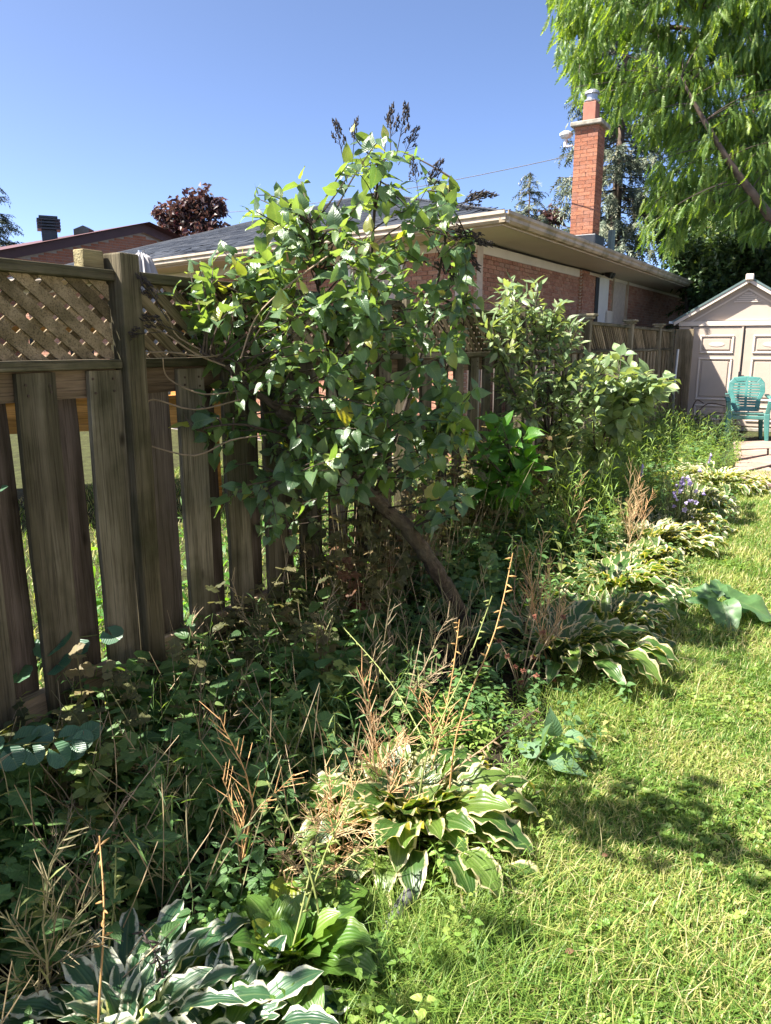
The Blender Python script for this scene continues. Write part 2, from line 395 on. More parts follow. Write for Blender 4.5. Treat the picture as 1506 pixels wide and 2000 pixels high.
BF = [board_mesh(.136, Zb-.002, .018, .03, i, 'board', M['board']) for i in range(5)]
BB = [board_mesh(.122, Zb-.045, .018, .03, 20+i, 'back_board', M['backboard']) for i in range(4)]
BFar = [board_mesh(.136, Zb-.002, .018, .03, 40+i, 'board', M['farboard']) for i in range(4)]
for i, t in enumerate(posts):
    zt = 1.70 if t < 5 else 1.665
    k = board_mesh(.084, zt, .084, -.05, 60+i, 'post', M['post'])
    po = obj('post', k, fence, MF @ Matrix.Translation((t, -.012, 0)) @ Matrix.Rotation(R(random.uniform(-.6, .6)), 4, 'Y')); bevel(po, .006)
    if t > 5 and t < 11:
        cp = box_obj('post_cap', (-.085, .085, -.085, .085, zt+.028, zt+.052), M['capwood'], po, MF @ Matrix.Translation((t, -.012, 0)), .006)
        box_obj('cap_collar', (-.062, .062, -.062, .062, zt+.001, zt+.027), M['capwood'], po, MF @ Matrix.Translation((t, -.012, 0)), .004)
b = box_obj('post_block', (-.135, -.052, .012, .06, 1.60, 1.705), M['block'], fence, MF, .004)
for a, c in zip(posts[:-1], posts[1:]):
    x0, x1 = a+.047, c-.047; L = x1-x0; mid = (x0+x1)/2; T = MF @ Matrix.Translation((mid, 0, 0)); sag = Matrix.Rotation(R(random.uniform(-.25, .25)), 4, 'Y')
    bevel(obj('top_rail', (lambda q: (add_box(q, -L/2, L/2, -.028, .052, Zt0, Zt1), q)[1])(MB()), fence, T @ sag, M['rail']), .005)
    bevel(obj('cap_rail', (lambda q: (add_box(q, -L/2, L/2, -.036, .052, Zc0, Zc1), q)[1])(MB()), fence, T, M['rail']), .005)
    obj('stringer', (lambda q: (add_box(q, -L/2, L/2, .001, .039, 1.232, Zc0-.002), q)[1])(MB()), fence, T, M['paleRail'])
    obj('stringer', (lambda q: (add_box(q, -L/2, L/2, .001, .039, .2, .289), q)[1])(MB()), fence, T, M['paleRail'])
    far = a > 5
    x = x0+.062 if a >= 0 else x1-.085
    if a >= 0: x = a+.295
    else: x = c-.118
    fr = []; bk = []
    k = 0
    while x0+.06 < x < x1-.06:
        fr.append(x); x += .25 if a >= 0 else -.25
    xb = [f+.128 for f in fr]+[fr[0]-.128 if a >= 0 else fr[-1]-.128]
    for f in fr:
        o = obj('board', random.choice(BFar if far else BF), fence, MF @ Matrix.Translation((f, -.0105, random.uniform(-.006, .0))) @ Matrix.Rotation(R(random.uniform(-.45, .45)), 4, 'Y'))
    for f in xb:
        if x0+.07 < f < x1-.07:
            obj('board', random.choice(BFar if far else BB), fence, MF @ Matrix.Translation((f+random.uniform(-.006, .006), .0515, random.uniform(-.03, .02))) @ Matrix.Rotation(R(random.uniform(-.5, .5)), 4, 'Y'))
# lattice: two layers of diagonal strips, clipped to each opening
def clip(poly, x0, x1, z0, z1):
    for ax, lim, sg in ((0, x0, 1), (0, x1, -1), (1, z0, 1), (1, z1, -1)):
        out = []
        for i in range(len(poly)):
            p, q = poly[i], poly[(i+1) % len(poly)]; dp, dq = sg*(p[ax]-lim), sg*(q[ax]-lim)
            if dp >= 0: out.append(p)
            if dp*dq < 0: f = dp/(dp-dq); out.append((p[0]+(q[0]-p[0])*f, p[1]+(q[1]-p[1])*f))
        poly = out
        if len(poly) < 3: return None
    return poly
nstrip = 0; rest = MB(); ANG = R(38); cache = {}
for pi, (a, c) in enumerate(zip(posts[3:-1]+posts[:3], posts[4:]+posts[1:4])):
    x0, x1 = a+.05, c-.05
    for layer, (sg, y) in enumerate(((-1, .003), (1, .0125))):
        ux, uz = math.cos(ANG), sg*math.sin(ANG); nx, nz = -uz, ux
        pitch = .0575; w = .0395
        step = pitch/abs(nx); k = -8; s = x0-.6
        while s < x1+.6:
            j = random.uniform(-.003, .003); zc = (Zc1+Zt0)/2
            cs = (s+j, zc); Lh = .5
            quad = [(cs[0]+ux*l+nx*h, cs[1]+uz*l+nz*h) for l, h in ((-Lh, -w/2), (Lh, -w/2), (Lh, w/2), (-Lh, w/2))]
            po = clip(quad, x0, x1, Zc1+.001, Zt0-.001); s += step
            if not po: continue
            loc = [((p[0]-cs[0])*ux+(p[1]-cs[1])*uz, (p[0]-cs[0])*nx+(p[1]-cs[1])*nz) for p in po]
            mm = MF @ Matrix.Translation((cs[0], y, cs[1])) @ Matrix.Rotation(-math.atan2(uz, ux), 4, 'Y')
            q = MB(); add_prism(q, [(l, 0, h) for l, h in loc], (0, .006, 0), 0 if nstrip < 298 else random.random())
            if nstrip < 298: obj('lattice_strip', q, fence, mm, M['strip'] if layer == 0 else M['shadedbackstrip'])
            else:
                V = np.concatenate(q.V); A = np.array(mm); rest.add(V @ A[:3, :3].T+A[:3, 3], q.F and [f for f in q.F], r=random.random())
            nstrip += 1
obj('lattice_strips_beyond', rest, fence, None, M['strip'], kind='stuff')
nm_ = MB()
for o_ in [o for o in fence.children if o.name.split('.')[0] == 'board']:
    q_ = o_.matrix_basis.translation; l_ = MF.inverted() @ q_
    if -1 < l_.x < 4.2 and l_.y < 0:
        for z_ in (1.285, 1.255, .245):
            for dx_ in (-.04, .04): add_lathe(nm_, [(.0045, 0), (.0045, .003), (.0, .0032)], (0, 0, 0), 6); V_ = nm_.V[-1]; A_n = np.array(MF @ Matrix.Translation((l_.x+dx_+random.uniform(-.008, .008), -.0205, z_+random.uniform(-.01, .01))) @ Matrix.Rotation(R(90), 4, 'X')); nm_.V[-1] = V_ @ A_n[:3, :3].T+A_n[:3, 3]
obj('nail_heads', nm_, fence, None, M['rust'], kind='stuff')
# the short return by the shed
endp = box_obj('end_board', (11.37, 11.40, -.34, -.06, .03, 1.66), M['farboard'], fence, MF, .004)

# ------------------------------------------------------------ the brick house behind the fence
CE = Vector((1.115, 7.54, 2.65)); DR = Vector((.527, .850, 0)).normalized(); DL = Vector((-.742, .670, 0)).normalized()
NR = Vector((DR.y, -DR.x, 0)); NL = Vector((-DL.y, DL.x, 0)); NL = NL if NL.y < 0 else -NL
house = thing('brick_house', 'low red brick bungalow with slate grey hip roof and beige eaves, behind the fence', 'house', (CE.x, CE.y, 0))
WL, WR, OV = 12.5, 13.5, .70
sn = abs(DL.cross(DR).z); aa = OV/sn
WC = Vector((CE.x, CE.y, 0))+DL*aa+DR*aa                                # wall corner
UNIT = MB(); add_box(UNIT, -.5, .5, -.5, .5, -.5, .5)
def unit_mesh(name, mat, ch=.03):
    """a brick-like block with softly knocked corners, unit size"""
    m = MB(); add_box(m, -.5, .5, -.5, .5, -.5, .5); V = m.V[0]; r = random.Random(3)
    for v in V: v += np.array([r.uniform(-ch, ch)*.5, r.uniform(-.02, .02), r.uniform(-ch, ch)*1.5])
    return m.mesh(name, mat)
BR = unit_mesh('brick', M['brick']); CB = unit_mesh('brick', M['chbrick'])
def wall_frame(o, dx, nrm):        # x along wall, -y outwards
    return Matrix(((dx.x, -nrm.x, 0, o.x), (dx.y, -nrm.y, 0, o.y), (0, 0, 1, 0), (0, 0, 0, 1)))
def bricks(x0, x1, z0, z1, holes=(), bl=.152, bh=.041, g=.008, depth=.09, proud=.008):
    out = []; row = 0; z = z1-bh/2
    while z-bh/2 > z0:
        x = x0-(bl+g)/2*(row % 2)
        while x < x1:
            a, b = max(x, x0), min(x+bl, x1)
            if b-a > .03 and not any(h[0] < (a+b)/2 < h[1] and h[2] < z < h[3] for h in holes):
                out.append(Matrix.Translation(((a+b)/2, depth/2-proud+random.uniform(-.002, .002), z)) @ Matrix.Diagonal((b-a, depth, bh, 1)))
            x += bl+g
        z -= bh+g; row += 1
    return out
ZW = 2.535
# right-hand wall: plain part, pilaster, then windows
MR = wall_frame(WC, DR, NR)
def along(px, py):   # where a pixel meets the right wall plane
    q = onplane(px, py, WC, NR)-WC; return q.dot(DR), q.z
xp = along(1132, 520)[0]; xw0, xw1 = along(1197, 560)[0], along(1224, 560)[0]; zw1 = along(1205, 541)[1]
wr = box_obj('side_wall', (0, WR-.9, .012, .2, 0, ZW), M['mortar'], house, MR)
fr_ = bricks(0, xp-.02, 0, ZW-.13)
fr_.sort(key=lambda q: -q.translation.z+.02*q.translation.x)
far_ = bricks(xp+.02, WR-.9, 0, ZW-.02, [(xw0-.06, xw1+.06, .9, zw1+.06)])
pil = bricks(0, .34, 0, ZW-.02)
obs = [MR @ q for q in fr_]+[MR @ Matrix.Translation((xp, -.06, 0)) @ q for q in pil]+[MR @ q for q in far_]
box_obj('pilaster', (xp, xp+.34, -.048, .0, 0, ZW-.02), M['mortar'], house, MR)
pieces(wr, 'brick', 'brickwork', obs, BR)
box_obj('frieze_board', (.0, xp, -.012, .0, ZW-.125, ZW-.002), M['frieze'], house, MR)
box_obj('frieze_board', (xp+.36, WR-.9, -.012, .0, ZW-.05, ZW-.002), M['frieze'], house, MR)
# left-hand wall
MLm = wall_frame(WC, DL, NL)
q = onplane(735, 545, WC, NL)-WC; wx = q.dot(DL); 
def alongL(px, py): q = onplane(px, py, WC, NL)-WC; return q.dot(DL), q.z
lx1, lz0 = alongL(688, 590); lx0, lz1 = alongL(783, 512)
wl = box_obj('rear_wall', (-.0, WL-.9, .012, .2, 0, ZW), M['mortar'], house, MLm)
ob = bricks(0, WL-.9, 0, ZW-.10, [(lx0-.05, lx1+.05, lz0-.05, lz1+.05)])
ob.sort(key=lambda q: -q.translation.z+.1*q.translation.x)
pieces(wl, 'brick', 'brickwork', [MLm @ q for q in ob], BR, 120)
box_obj('frieze_board', (.0, WL-.9, -.012, .0, ZW-.1, ZW-.002), M['frieze'], house, MLm)
def window(x0, x1, z0, z1, MM, fr, sash=True, w=.05):
    f = MB(); add_box(f, x0-w, x0, -.03, .07, z0-w, z1+w); add_box(f, x1, x1+w, -.03, .07, z0-w, z1+w)
    add_box(f, x0, x1, -.03, .07, z1, z1+w); add_box(f, x0, x1, -.03, .07, z0-w, z0)
    if sash: add_box(f, (x0+x1)/2-.02, (x0+x1)/2+.02, .0, .05, z0, z1)
    o = obj('window', f, house, MM, fr); box_obj('pane', (x0, x1, .02, .03, z0, z1), M['glass'], o, MM)
    c = MB()
    for i in range(9):
        xa = x0+(x1-x0)*(.55+.05*i); add_tube(c, [(xa, .05+.012*(i % 2), z0+.02), (xa, .05+.012*(i % 2), z1-.02)], .016, 5)
    obj('curtain', c, o, MM, M['white'])
window(lx0, lx1, lz0, lz1, MLm, M['white']); window(xw0, xw1, .95, zw1, MR, M['beige'], False)
# soffit, fascia, gutter
A_ = CE+DL*WL; B_ = CE+DR*WR; IN = Vector((0, 0, 0))
def strip(name, p, q, n, y0, y1, z0, z1, mat, bv=0):
    d = (q-p); L = d.length; d.normalize(); MM = wall_frame(Vector((p.x, p.y, 0)), d, n)
    m = MB(); add_box(m, 0, L, y0, y1, z0, z1); o = obj(name, m, house, MM, mat)
    if bv: bevel(o, bv)
    return o
m = MB(); s0 = WC+DL*.25+DR*.25; z = ZW
m.add([(CE.x, CE.y, z+.003), tuple((A_.x, A_.y, z+.003)), tuple((WC+DL*(WL-.8)+DR*.3)[:2])+(z+.003,), (s0.x, s0.y, z+.003)], [(0, 1, 2, 3)])
m.add([(CE.x, CE.y, z+.003), (s0.x, s0.y, z+.003), tuple((WC+DR*(WR-.8)+DL*.3)[:2])+(z+.003,), (B_.x, B_.y, z+.003)], [(0, 1, 2, 3)])
obj('soffit', m, house, None, M['soffit'])
strip('fascia', CE-DR*.0, A_, NL, -.0, .02, ZW-.015, 2.60, M['beige']); strip('fascia', CE, B_, NR, -.0, .02, ZW-.015, 2.60, M['beige'])
def gutter(p, q, n, mat):
    d = (q-p); L = d.length; d.normalize(); MM = wall_frame(Vector((p.x, p.y, 0)), d, n)
    prof = [(-.002, 2.535), (-.055, 2.535), (-.08, 2.56), (-.08, 2.59), (-.1, 2.61), (-.1, 2.64), (-.088, 2.64), (-.088, 2.615), (-.002, 2.605)]
    m = MB(); add_prism(m, [(-.085, y, z) for y, z in prof], (L+.085, 0, 0)); return obj('gutter', m, house, MM, mat)
gutter(CE, A_, NL, M['beige']); gutter(CE, B_, NR, M['mossgutter'])
# hip roof with its courses of shingles
PIT = math.tan(R(17.5)); ze = 2.625
def roofpt(a, b, h): return Vector((CE.x, CE.y, ze))+DL*a+DR*b+Vector((0, 0, h))
half = WL/2*sn; rb = half/sn; RH = half*PIT
R1 = roofpt(WL/2, rb, RH); R2 = roofpt(WL/2, WR-rb, RH); Cn = roofpt(0, 0, 0); An = roofpt(WL, 0, 0); Bn = roofpt(0, WR, 0); Dn = roofpt(WL, WR, 0)
m = MB(); m.add([tuple(v-Vector((0, 0, .012))) for v in (Cn, An, Bn, Dn, R1, R2)], [(0, 4, 1), (0, 2, 5, 4), (2, 3, 5), (1, 4, 5, 3)])
roof = obj('roof', m, house, None, M['shingle'])
SH = MB(); add_box(SH, -.5, .5, 0, 1, 0, 1); SHm = SH.mesh('shingle', M['shingle'])
Ms = []; sl = math.sqrt(half**2+RH**2); rows = int(sl/.145)
def shingle_plane(e0, ed, lenE, up, apex0, apex1):
    out = []; n_ = ed.cross(up).normalized(); n_ = n_ if n_.z > 0 else -n_
    for k in range(rows):
        f = k/rows; a = apex0*f; b = lenE-(lenE-apex1)*f; x = a+random.uniform(-.3, 0)
        while x < b:
            w = .31; xa, xb = max(a, x), min(b, x+w-.006)
            if xb-xa > .04:
                c = e0+ed*((xa+xb)/2)+up*(k*.145-.02)
                tilt = (up-n_*.03).normalized(); nn = ed.cross(tilt).normalized(); nn = nn if nn.z > 0 else -nn
                mm = Matrix.Identity(4)
                for i in range(3): mm[i][0] = ed[i]*(xb-xa); mm[i][1] = tilt[i]*.175; mm[i][2] = nn[i]*.007*random.uniform(.8, 1.5); mm[i][3] = (c+n_*.008)[i]
                out.append(mm)
            x += w
    return out
upL = (DR*rb+Vector((0, 0, RH))); upLp = upL-DL*upL.dot(DL); 
def slope_up(ed, inward): return (inward*half+Vector((0, 0, RH))).normalized()
dt = DL.dot(DR); aL = WL/2+rb*dt
Ms += shingle_plane(Cn, DL, WL, slope_up(DL, -NL), aL, aL)
s2 = shingle_plane(Cn, DR, WR, slope_up(DR, -NR), rb+WL/2*dt, WR-rb+WL/2*dt)
pieces(roof, 'shingle', 'shingle_courses', Ms+s2[:900], SHm, 300)
m = MB(); add_tube(m, [Cn+Vector((0, 0, .0)), R1], .035, 6); add_tube(m, [An, R1], .035, 6); add_tube(m, [R1, R2], .035, 6)
obj('hip_cap', m, roof, None, M['shingle'])
# chimney
cb = at(1113, 470, 10.0); 
chm = thing('brick_chimney', 'tall orange brick chimney with concrete cap and clay flue on the bungalow roof', 'chimney', (0, 0, 0))
COL.objects.unlink(chm); bpy.data.objects.remove(chm)
chx, chy = DR, NR
cw, cd, z0c, z1c = .31, .32, 2.6, 4.22
Cc = onplane(1113.5, 448, Vector((0, 10.75, 0)), Vector((0, 1, 0))); Cc.z = 0
e1 = Vector((.86, -.51, 0)).normalized(); e1 = NR.copy(); n1 = Vector((e1.y, -e1.x, 0))   # front face direction
MC = wall_frame(Cc, e1, n1)
core = box_obj('chimney', (.008, cw-.008, .008, cd-.008, z0c, z1c), M['mortar'], house, MC)
cbs = [MC @ q for q in bricks(.0, cw, z0c, z1c, bl=.17, bh=.042, g=.006, depth=.06, proud=.0)]
MS = wall_frame(Cc+e1*cw, -n1, e1)
cbs += [MS @ q for q in bricks(.062, cd, z0c, z1c, bl=.165, bh=.042, g=.006, depth=.06, proud=.0)]
MS2 = wall_frame(Cc-n1*cd, n1, -e1)
cbs += [MS2 @ q for q in bricks(.0, cd-.062, z0c, z1c, bl=.165, bh=.042, g=.006, depth=.06, proud=.0)]
pieces(core, 'brick', 'brickwork', cbs, CB, 300)
bevel(box_obj('chimney_crown', (-.055, cw+.055, -.055, cd+.055, z1c+.002, z1c+.06), M['concrete'], core, MC), .012)
box_obj('flue', (.07, cw-.07, .07, cd-.07, z1c+.062, z1c+.31), M['tile'], core, MC, .01)
m = MB(); add_lathe(m, [(.085, 0), (.1, .015), (.1, .03), (.07, .032), (.07, .1), (.1, .105), (.09, .135), (.045, .16), (.0, .165)], (cw/2, cd/2, z1c+.312), 14)
obj('flue_cap', m, core, MC, M['grey'])
box_obj('flashing', (-.05, cw+.06, -.05, cd+.05, 2.64, 2.86), M['darkmetal'], core, MC, .01)
m = MB(); add_lathe(m, [(.05, 0), (.05, .32), (.0, .33)], (cw+.1, cd+.25, 2.65), 10); obj('vent_pipe', m, house, MC, M['shedroof'])
m = MB(); add_lathe(m, [(.22, 0), (.24, .03), (.16, .1), (.05, .13)], (-.2, .6, 2.82), 14); obj('roof_vent', m, house, MC, M['grey'])
# sensor on the chimney side
ra = thing('antenna', 'white mushroom-shaped antenna on a bracket at the side of the chimney', 'antenna', tuple(Cc+Vector((0, 0, 3.8))))
zA = onplane(1108, 262, Cc, Vector((0, 1, 0))).z
pA = Cc+e1*(-.1)+Vector((0, .1, 0))
m = MB(); add_lathe(m, [(.02, -.02), (.06, -.01), (.085, .02), (.085, .045), (.05, .07), (.0, .078)], (pA.x, pA.y, zA), 14); obj('dish', m, ra, None, M['white'])
m = MB(); add_tube(m, [(pA.x, pA.y, zA-.02), (pA.x, pA.y, zA-.12)], .025, 8); add_tube(m, [(pA.x, pA.y, zA-.115), Cc+e1*.0+Vector((0, .1, zA-.115))], .018, 8); obj('bracket', m, ra, None, M['white'])
# downspouts, light, lantern, cable
def box_on(name, px0, px1, py0, py1, y0, y1, mat, parent=house, bv=.006):
    xa, za = along(px0, py0); xb, zb = along(px1, py1)
    return box_obj(name, (min(xa, xb), max(xa, xb), y0, y1, min(za, zb), max(za, zb)), mat, parent, MR, bv)
box_on('downspout', 1169, 1178, 541, 690, -.03, -.004, M['white']); box_on('conduit', 1163, 1168, 541, 690, -.024, -.004, M['black'])
box_on('meter_box', 1179, 1193, 606, 632, -.03, -.004, M['frieze'])
xa, za = along(1168, 537)
fl = thing('flood_light', 'black twin flood light under the eave beside the white downspout', 'flood light', tuple(MR @ Vector((xa, -.1, za))))
for dx in (-.07, .08):
    m = MB(); add_lathe(m, [(.03, 0), (.055, .02), (.06, .1), (.05, .11)], (0, 0, 0), 10); obj('lamp_head', m, fl, MR @ Matrix.Translation((xa+dx, -.14, za+.03)) @ Matrix.Rotation(R(115), 4, 'X'), M['black'])
box_obj('mount', (xa-.03, xa+.03, -.13, -.062, za-.01, za+.09), M['black'], fl, MR)
xl, zl = along(1196, 523)
ln = thing('eave_lantern', 'black box lantern hanging under the eave near the corner window', 'lantern', tuple(MR @ Vector((xl, -.2, zl))))
m = MB()
V = [(-.09, -.09, 0), (.09, -.09, 0), (.09, .09, 0), (-.09, .09, 0), (-.13, -.13, .16), (.13, -.13, .16), (.13, .13, .16), (-.13, .13, .16)]
for i in range(4): add_beam(m, V[i], V[(i+1) % 4], .022, .022); add_beam(m, V[4+i], V[4+(i+1) % 4], .03, .03); add_beam(m, V[i], V[4+i], .02, .02)
add_box(m, -.14, .14, -.14, .14, .17, .2)
obj('lantern_frame', m, ln, MR @ Matrix.Translation((xl, -.24, zl-.06)), M['black'])
m = MB(); m.add([(x*.9, y*.9, z) for x, y, z in V], [BOXF]); obj('lantern_glass', m, ln, MR @ Matrix.Translation((xl, -.24, zl-.06)), M['glass'])
pts = []
for px, py in ((880, 452), (925, 457), (985, 475), (1040, 492), (1090, 512), (1132, 514), (1158, 516), (1166, 530)):
    x, z = along(px, py); pts.append(MR @ Vector((x, -.07 if px > 1130 else -.03, min(z, ZW-.015))))
m = MB(); add_tube(m, smooth_path(pts, 4), .012, 5); tag(obj('eave_cable', m, None, None, M['black']), 'black cable sagging along the frieze under the eave', 'cable')
m = MB(); a = at(440, 415, 16); b = at(1118, 303, 10.4); add_tube(m, [a.lerp(b, i/16)-Vector((0, 0, .25*4*(i/16)*(1-i/16)*.4)) for i in range(17)], .007, 4)
tag(obj('overhead_wire', m, None, None, M['grey']), 'thin overhead wire crossing the sky to the chimney', 'wire')
x, z = alongL(905, 540); z1 = ZW
m = MB(); add_box(m, x-.04, x+.04, -.1, -.02, 0, 2.2); o = obj('downspout', m, house, MLm, M['beige'])
m = MB(); add_tube(m, [(x, -.06, 2.19), (x, -.1, 2.32), (x, -.4, 2.47)], .04, 6); obj('downspout_elbow', m, o, MLm, M['beige'])

# ------------------------------------------------------------ the house far left
pk = at(274, 440, 22); gd = Vector((.62, .785, 0)).normalized(); gn = Vector((gd.y, -gd.x, 0))
lh = thing('gable_house', 'red brick house with dark brown gable trim behind the fence, far left', 'house', (pk.x, pk.y, 0))
MG = wall_frame(Vector((pk.x, pk.y, 0)), gd, gn); zp = pk.z; g = .27; hw = 7.0
m = MB(); add_prism(m, [(-hw, .01, 0), (hw, .01, 0), (hw, .01, zp-.2-g*hw), (0, .01, zp-.2), (-hw, .01, zp-.2-g*hw)], (0, .2, 0)); gw = obj('wall', m, lh, MG, M['mortar'])
gb = []; z = zp-.25
while z > 1.0:
    ext = min(hw, (zp-.23-z)/g); x = -ext+random.uniform(0, .2)
    while x < min(ext-.2, 3.5):
        gb.append(MG @ Matrix.Translation((x+.1, .03, z)) @ Matrix.Diagonal((.2, .06, .058, 1))); x += .211
    z -= .069
pieces(gw, 'brick', 'brickwork', sorted(gb, key=lambda q: -q.translation.z)[:2600], unit_mesh('brick', M['gablebrick']), 200)
for sg in (-1, 1):
    m = MB(); add_prism(m, [(0, -.16, zp-.2), (sg*(hw+.5), -.16, zp-.2-g*(hw+.5)), (sg*(hw+.5), -.16, zp+.02-g*(hw+.5)), (0, -.16, zp+.02)], (0, .03, 0)); obj('rake_board', m, lh, MG, M['fascia'])
    m = MB(); add_prism(m, [(0, -.129, zp-.195), (sg*(hw+.5), -.129, zp-.195-g*(hw+.5)), (sg*(hw+.5), -.129, zp-.18-g*(hw+.5)), (0, -.129, zp-.18)], (0, .14, 0)); obj('soffit', m, lh, MG, M['pinksoffit'])
    m = MB(); add_prism(m, [(0, -.18, zp+.022), (sg*(hw+.5), -.18, zp+.022-g*(hw+.5)), (sg*(hw+.5), -.44, zp+.05-g*(hw+.5)), (0, -.44, zp+.05)], (0, 9, 0)); obj('roof', m, lh, MG, M['fascia'])
va = at(97, 462, 21.0); 
m = MB(); q = .23
for sz, z0, z1 in ((.2, -.4, .14), (.3, .16, .20), (.3, .24, .28), (.3, .32, .36), (.3, .40, .44), (.24, .46, .52)): add_box(m, -sz, sz, -sz, sz, z0, z1)
add_box(m, -.17, .17, -.17, .17, .1, .5)
rv = obj('louvred_vent', m, lh, Matrix.Translation(va) @ Matrix.Rotation(R(25), 4, 'Z') @ Matrix.Scale(.95, 4), M['darkmetal'])
vb = at(165, 457, 22.0); m = MB(); add_prism(m, [(-.22, -.2, -.3), (.2, -.2, -.3), (.2, -.2, .12), (.05, -.2, .2), (-.22, -.2, .1)], (0, .4, 0)); obj('box_vent', m, lh, Matrix.Translation(vb), M['darkmetal'])

# ------------------------------------------------------------ deck and folded parasol beyond the fence
dk = thing('timber_deck', 'orange stained timber deck seen through the gaps of the near fence', 'deck', (-2.6, 5.4, 0))
da = Vector((-4.6, 5.0, 0)); dd = Vector((.93, .36, 0)).normalized(); dn = Vector((dd.y, -dd.x, 0)); MD = wall_frame(da, dd, dn)
box_obj('rim_board', (0, 3.5, 0, .04, .74, .97), M['deck'], dk, MD)
for i in range(14): box_obj('deck_board', (0, 3.5, -.03+.146*i, .11+.146*i, .972, 1.0), M['deck'], dk, MD)
for x in (.1, 1.2, 2.3, 3.4): box_obj('deck_post', (x-.045, x+.045, .05, .14, 0, .968), M['deck'], dk, MD)
for i in range(24): box_obj('baluster', (.1+i*.14, .13+i*.14, .03, .06, 1.05, 1.5), M['black'], dk, MD)
box_obj('handrail', (0, 3.5, .0, .09, 1.5, 1.54), M['deck'], dk, MD)
pu = at(277, 510, 4.6); um = thing('garden_parasol', 'folded grey parasol standing just behind the near fence post', 'parasol', (pu.x, pu.y, 0))
m = MB(); k = 14; V = []; Fs = []
for i, (rr, z) in enumerate(((.015, .03), (.05, 0), (.085, -.12), (.115, -.3), (.13, -.55), (.10, -.8))):
    for j in range(28): a = 2*math.pi*j/28; r2 = rr*(1+(.16 if j % 2 else -.16)); V.append((r2*math.cos(a), r2*math.sin(a), z))
for i in range(5):
    for j in range(28): Fs.append((i*28+j, i*28+(j+1) % 28, i*28+28+(j+1) % 28, i*28+28+j))
m.add(V, Fs); obj('canopy', m, um, Matrix.Translation((pu.x, pu.y, pu.z+.02)), M['umbrella'])
m = MB(); add_tube(m, [(pu.x, pu.y, 0), (pu.x, pu.y, pu.z+.06)], .019, 8); obj('pole', m, um, None, M['grey'])

# ------------------------------------------------------------ the shed
sp = at(1321, 700, 13.05); sx = Vector((math.cos(R(-27)), math.sin(R(-27)), 0)); sn_ = Vector((sx.y, -sx.x, 0))
MSd = wall_frame(Vector((sp.x, sp.y, 0)), sx, sn_)
shed = thing('garden_shed', 'beige resin garden shed with panelled double doors at the end of the fence', 'shed', (sp.x, sp.y, 0))
SWd, SH_, SR = 2.04, 1.80, 2.42; c2 = SWd/2
m = MB(); add_box(m, 0, SWd, .03, 2.2, .04, SH_); obj('wall', m, shed, MSd, M['shed'])
box_obj('base', (-.03, SWd+.03, -.06, 2.23, .0, .06), M['concrete'], shed, MSd, .01)
m = MB(); add_prism(m, [(0, .0, SH_+.002), (SWd, .0, SH_+.002), (c2, .0, SR)], (0, .06, 0)); gab = obj('gable_panel', m, shed, MSd, M['shed'])
for xa, xb in ((.0, .2), (SWd-.2, SWd)): box_obj('corner_panel', (xa+.005, xb, -.012, .028, .05, SH_-.085), M['shed'], shed, MSd, .008)
m = MB(); add_box(m, .0, SWd, -.05, -.002, SH_-.08, SH_-.005); obj('header_trim', m, shed, MSd, M['shedtrim']); 
def ring(x0, x1, z0, z1, w, y0, y1):
    m = MB(); add_box(m, x0, x1, y0, y1, z0, z0+w); add_box(m, x0, x1, y0, y1, z1-w, z1); add_box(m, x0, x0+w, y0, y1, z0+w, z1-w); add_box(m, x1-w, x1, y0, y1, z0+w, z1-w); return m
for xa, xb in ((.225, c2-.012), (c2+.012, SWd-.225)):
    dr = box_obj('door', (xa, xb, -.03, .026, .08, SH_-.09), M['shed'], shed, MSd, .01)
    for za, zb in ((1.27, 1.57), (.5, 1.2), (.16, .42)):
        bevel(obj('panel_moulding', ring(xa+.13, xb-.13, za, zb, .03, -.05, -.031), dr, MSd, M['shedtrim']), .009)
        box_obj('raised_panel', (xa+.19, xb-.19, -.043, -.031, za+.06, zb-.06), M['shed'], dr, MSd, .01)
    m = MB(); add_lathe(m, [(.05, 0), (.055, .004), (.0, .006)], (0, 0, 0), 12); obj('oval_mark', m, dr, MSd @ Matrix.Translation(((xa+xb)/2, -.044, 1.42)) @ Matrix.Diagonal((2.2, 1, .7, 1)) @ Matrix.Rotation(R(90), 4, 'X'), M['shedtrim'])
box_obj('door_astragal', (c2-.04, c2-.013, -.055, -.031, .09, SH_-.1), M['shed'], shed, MSd, .005); box_obj('door_latch', (c2-.03, c2+.02, -.085, -.056, .88, .98), M['darkmetal'], shed, MSd, .004)
sl_ = (SR-SH_)/c2
for sg in (-1, 1):
    X = lambda x: c2+sg*x
    e = c2+.1
    m = MB(); add_prism(m, [(X(0), -.14, SR+.03), (X(e), -.14, SR+.03-sl_*e), (X(e), -.14, SR+.065-sl_*e), (X(0), -.14, SR+.065)], (0, 2.45, 0)); obj('roof', m, shed, MSd, M['shedroof'])
    m = MB(); add_prism(m, [(X(0), -.13, SR-.03), (X(e-.03), -.13, SR-.03-sl_*(e-.03)), (X(e-.03), -.13, SR+.028-sl_*(e-.03)), (X(0), -.13, SR+.028)], (0, .16, 0)); obj('rake_trim', m, shed, MSd, M['shedtrim'])
    m = MB(); add_prism(m, [(X(.0), -.02, SR-.14), (X(.86), -.02, SR-.14-sl_*.86), (X(.86), -.02, SR-.11-sl_*.86), (X(.0), -.02, SR-.11)], (0, .018, 0)); obj('gable_moulding', m, shed, MSd, M['shedtrim'])
bevel(box_obj('ridge_cap', (c2-.06, c2+.06, -.18, .02, SR+.0, SR+.1), M['shedtrim'], shed, MSd), .015)
